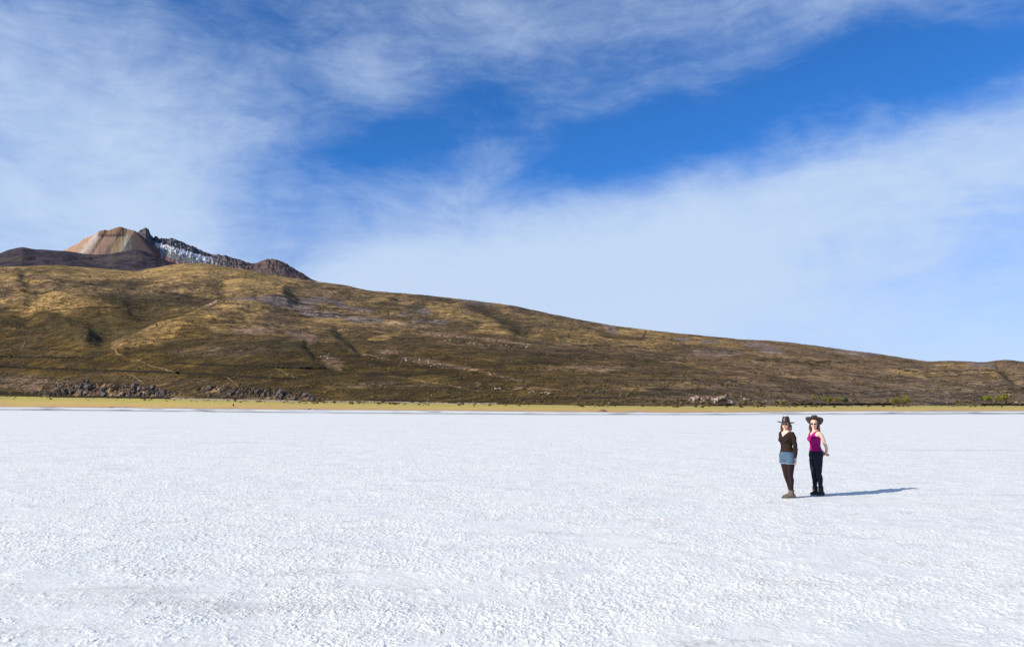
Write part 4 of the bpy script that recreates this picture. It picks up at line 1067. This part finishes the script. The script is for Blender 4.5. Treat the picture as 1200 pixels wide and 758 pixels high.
def locks(bm, H, spec, seed, n):
    "many tapering strands falling from under the hat"
    rg = random.Random(seed)
    for k in range(n):
        a = rg.uniform(*spec['arc']) ; ca, sa = math.cos(a), math.sin(a)
        fl = rg.uniform(0.0, spec['flare']); L = spec['len'] * rg.uniform(.8, 1.05)
        p = [(.070 * ca, .004 + .085 * sa, 1.60, .014), ((.080) * ca, .008 + (.094) * sa, 1.54, .015),
             ((.082 + fl * .7) * ca, .012 + (.096 + fl * .7) * sa, 1.60 - L * .55, .014),
             ((.074 + fl) * ca + rg.uniform(-.01, .01), .016 + (.090 + fl) * sa, 1.60 - L * .85, .011),
             ((.066 + fl * .8) * ca + rg.uniform(-.015, .015), .018 + (.080 + fl) * sa, 1.60 - L, .004)]
        limb(bm, p, H, 8, 3)

def make_person(p, loc, yaw, label, group=None):
    x0, y0 = loc
    bm = bmesh.new(); torso(bm, .80, 1.47)
    H = rotz(p['head'], (0, 0, 0)) @ Matrix.Translation((0, -.004, 0))
    head(bm, H)
    for lg in p['legs']:
        limb(bm, leg_pts(*lg[:3]), None, 20); foot(bm, lg[2], lg[3])
    for ar in p['arms']:
        limb(bm, ar['pts'], None, 16)
        hand(bm, ar['pts'][-1][:3], ar['dir'], ar['n'], ar['curl'], 0.95, None, ar['s'])
    sk = fuse('person', bm, 0.0042, M_skin, None, smooth_it=2)
    tag(sk, label, 'person', group)
    p['clothes'](sk, H)
    glasses(sk, H)
    sk.location = (x0, y0, -0.004); sk.rotation_euler = (0, 0, yaw); sk.scale = (p['scale'],) * 3
    return sk
def at_pix(x, y):
    d = pix_dir(x, y); t = -CAM_H / d[2]; return float(d[0] * t), float(d[1] * t)
def arm_cloth(bm, pts, inf): limb(bm, [(*q[:3], q[3] + inf) for q in pts], None, 18)

# woman in the brown top
A1L = [(.148, .012, 1.335, .045), (.170, .024, 1.27, .043), (.180, .042, 1.16, .038), (.182, .054, 1.07, .034), (.180, .056, .98, .033), (.178, .050, .89, .026), (.176, .046, .83, .022)]
A1R = [(-.148, .012, 1.335, .045), (-.180, .045, 1.26, .043), (-.195, .100, 1.15, .037), (-.185, .150, 1.06, .034), (-.06, .165, 1.02, .031), (-.01, .135, 1.01, .025), (.045, .118, 1.00, .022)]
def clothes1(sk, H):
    sweat = cloth('brown_knit', (0.012, 0.006, 0.004), (0.036, 0.018, 0.012), 90)
    bm = bmesh.new(); torso(bm, .935, 1.40, .009); arm_cloth(bm, A1L[:-1], .009); arm_cloth(bm, A1R[:-1], .008)
    bm2 = fuse('sweater', bm, 0.0055, sweat, sk, lambda c: (c.y < 0.02 and abs(c.x) < .14 and c.z > 1.272 + abs(c.x) * 1.05) or (c.z > 1.378 and abs(c.x) < .12), 2, 0.009)
    den = cloth('faded_denim', (0.028, 0.058, 0.092), (0.10, 0.16, 0.22), 120)
    bm = bmesh.new(); torso(bm, .775, .955, .014)
    for lg in legs1:
        P = leg_pts(*lg[:3], .016)[:2]; q = Vector(P[0][:3]).lerp(Vector(lg[1]), .30)
        limb(bm, [P[0], (*q, P[1][3] + .006)], None, 24, 3, dome=False)
    sh = fuse('shorts', bm, 0.006, den, sk, None, 2, 0.007)
    fr = cloth('frayed_edge', (0.25, 0.31, 0.38), (0.45, 0.50, 0.56), 120)
    for lg in legs1:
        a = Vector(leg_pts(*lg[:3])[0][:3]).lerp(Vector(lg[1]), .285); b_ = a.lerp(Vector(lg[1]), .03)
        bm = bmesh.new(); limb(bm, [(*a, .1085), (*b_, .1075)], None, 28, 2, dome=False)
        me = bpy.data.meshes.new('hem'); bm.to_mesh(me); bm.free(); obj('hem', me, fr, sh)
    ti = cloth('dark_brown_tights', (0.012, 0.004, 0.005), (0.026, 0.010, 0.011), 60, 0.6)
    bm = bmesh.new()
    for lg in legs1: limb(bm, leg_pts(*lg[:3], .0045), None, 20)
    fuse('tights', bm, 0.006, ti, sk, None, 1)
    bo = cloth('taupe_boot', (0.075, 0.060, 0.045), (0.19, 0.155, 0.115), 50); so = cloth('boot_sole', (0.05, 0.04, 0.03), (0.10, 0.08, 0.06)); la = cloth('tan_laces', (0.22, 0.15, 0.09), (0.34, 0.25, 0.16))
    for lg in legs1: boot(sk, lg[2], lg[3], bo, so, .155, la)
    hm = hair_mat('auburn_hair', (0.045, 0.016, 0.008), (0.17, 0.065, 0.030))
    bm = bmesh.new(); locks(bm, H, {'arc': (-.42, math.pi + .42), 'flare': .035, 'len': .215}, 4, 60); ball(bm, (0, .022, 1.575), .076, .082, .06, H)
    fuse('hair', bm, 0.0045, hm, sk, None, 1)
    ht = cloth('dark_brown_leather', (0.018, 0.010, 0.008), (0.060, 0.034, 0.024), 30, 0.45, 0.5, 0.004); bd = cloth('hat_band_leather', (0.008, 0.005, 0.004), (0.02, 0.014, 0.01))
    hat(sk, H, ht, bd, lambda x_, y_, f: (.026 if x_ < 0 else .004) * (abs(x_) / .18) ** 2.2 * f - .022 * f * (abs(y_) / .2) ** 2, zb=1.574, crown=.130, rx=.172, ry=.188, tilt=R(-3), taper=.70)
    bm = bmesh.new(); limb(bm, [(*(Vector(A1L[-2][:3])), .034), (*(Vector(A1L[-1][:3])), .032)], None, 18, 2, dome=False)
    me = bpy.data.meshes.new('cuff'); bm.to_mesh(me); bm.free(); obj('cuff', me, sweat, sk)
legs1 = [((.080, .008, .825), (.066, .004, .455), (.062, .028, .105), R(-22)), ((-.080, .008, .825), (-.055, .024, .455), (-.030, .115, .105), R(-12))]
p1 = {'head': R(26), 'legs': legs1, 'arms': [
    {'pts': A1L, 'dir': (-.05, -.10, -1), 'n': (-1, .1, 0), 'curl': .32, 's': 1},
    {'pts': A1R, 'dir': (1, -.08, -.05), 'n': (0, -1, -.15), 'curl': .62, 's': -1}], 'clothes': clothes1, 'scale': 1.0}

# woman in the magenta tank top
A2L = [(.146, .012, 1.335, .044), (.176, .050, 1.27, .043), (.188, .090, 1.16, .037), (.186, .134, 1.06, .033), (.155, .172, .98, .031), (.095, .185, .905, .025), (.065, .180, .875, .021)]
A2R = [(-.146, .012, 1.335, .044), (-.176, .050, 1.27, .043), (-.196, .110, 1.16, .038), (-.195, .165, 1.05, .034), (-.135, .200, .98, .031), (-.050, .215, .92, .024), (-.020, .215, .90, .021)]
legs2 = [((.082, .008, .825), (.078, .012, .455), (.072, .050, .105), R(16)), ((-.082, .008, .825), (-.075, -.008, .455), (-.060, -.002, .105), R(34))]
def clothes2(sk, H):
    tk = cloth('magenta_jersey', (0.24, 0.003, 0.09), (0.38, 0.008, 0.155), 100)
    bm = bmesh.new(); torso(bm, .945, 1.40, .008)
    fuse('tank_top', bm, 0.0055, tk, sk, lambda c: (c.y < 0.03 and c.z > 1.285 + max(0, abs(c.x) - .012) * 1.15 and abs(c.x) < .088) or (c.z > 1.265 and abs(c.x) > .118 + max(0, (1.30 - c.z)) * .6)
         or c.z > 1.382 or (c.y > .02 and c.z > 1.33 and abs(c.x) < .08), 2, 0.007)
    jn = cloth('dark_navy_denim', (0.006, 0.007, 0.014), (0.020, 0.024, 0.042), 120)
    bm = bmesh.new(); torso(bm, .77, .965, .009)
    for lg in legs2: limb(bm, leg_pts(*lg[:3], .007, 0.97), None, 22)
    je = fuse('jeans', bm, 0.006, jn, sk, None, 2, 0.008)
    bo = cloth('black_boot', (0.008, 0.009, 0.013), (0.030, 0.032, 0.042), 50, 0.6); so = cloth('pale_boot_sole', (0.22, 0.20, 0.19), (0.34, 0.31, 0.29)); la = cloth('tan_boot_laces', (0.26, 0.20, 0.13), (0.38, 0.30, 0.2))
    for lg in legs2: boot(sk, lg[2], lg[3], bo, so, .18, la, 1.03)
    hm = hair_mat('dark_auburn_hair', (0.022, 0.009, 0.006), (0.10, 0.036, 0.018))
    bm = bmesh.new(); locks(bm, H, {'arc': (-.30, math.pi + .30), 'flare': .030, 'len': .27}, 9, 60); locks(bm, H, {'arc': (.35, math.pi - .35), 'flare': .035, 'len': .40}, 11, 36)
    ball(bm, (0, .022, 1.575), .076, .082, .06, H)
    fuse('hair', bm, 0.0045, hm, sk, None, 1)
    ht = cloth('dark_brown_felt', (0.024, 0.014, 0.009), (0.070, 0.040, 0.026), 30, 0.6, 0.4, 0.004); bd = cloth('black_hat_band', (0.006, 0.004, 0.004), (0.018, 0.012, 0.01))
    hat(sk, H, ht, bd, lambda x_, y_, f: .052 * f ** 1.3 * (abs(x_) / .19) ** 2 - .030 * f * max(0, y_ / .2) + .01 * f, zb=1.588, rx=.183, ry=.200, tilt=R(-27), crown=.128)
p2 = {'head': R(48), 'legs': legs2, 'arms': [
    {'pts': A2L, 'dir': (-.75, .25, -.25), 'n': (0, .5, -.8), 'curl': .45, 's': 1},
    {'pts': A2R, 'dir': (.85, .15, -.25), 'n': (0, -.6, .6), 'curl': .45, 's': -1}], 'clothes': clothes2, 'scale': 1.0}
X1 = at_pix(924.0, 582.8); X2 = at_pix(957.5, 579.6)
make_person(p1, X1, R(-63), 'woman in brown sweater, denim shorts and dark tights, one hand hanging at her side')
make_person(p2, X2, R(-78), 'woman in magenta tank top and dark jeans, hands clasped behind her back')
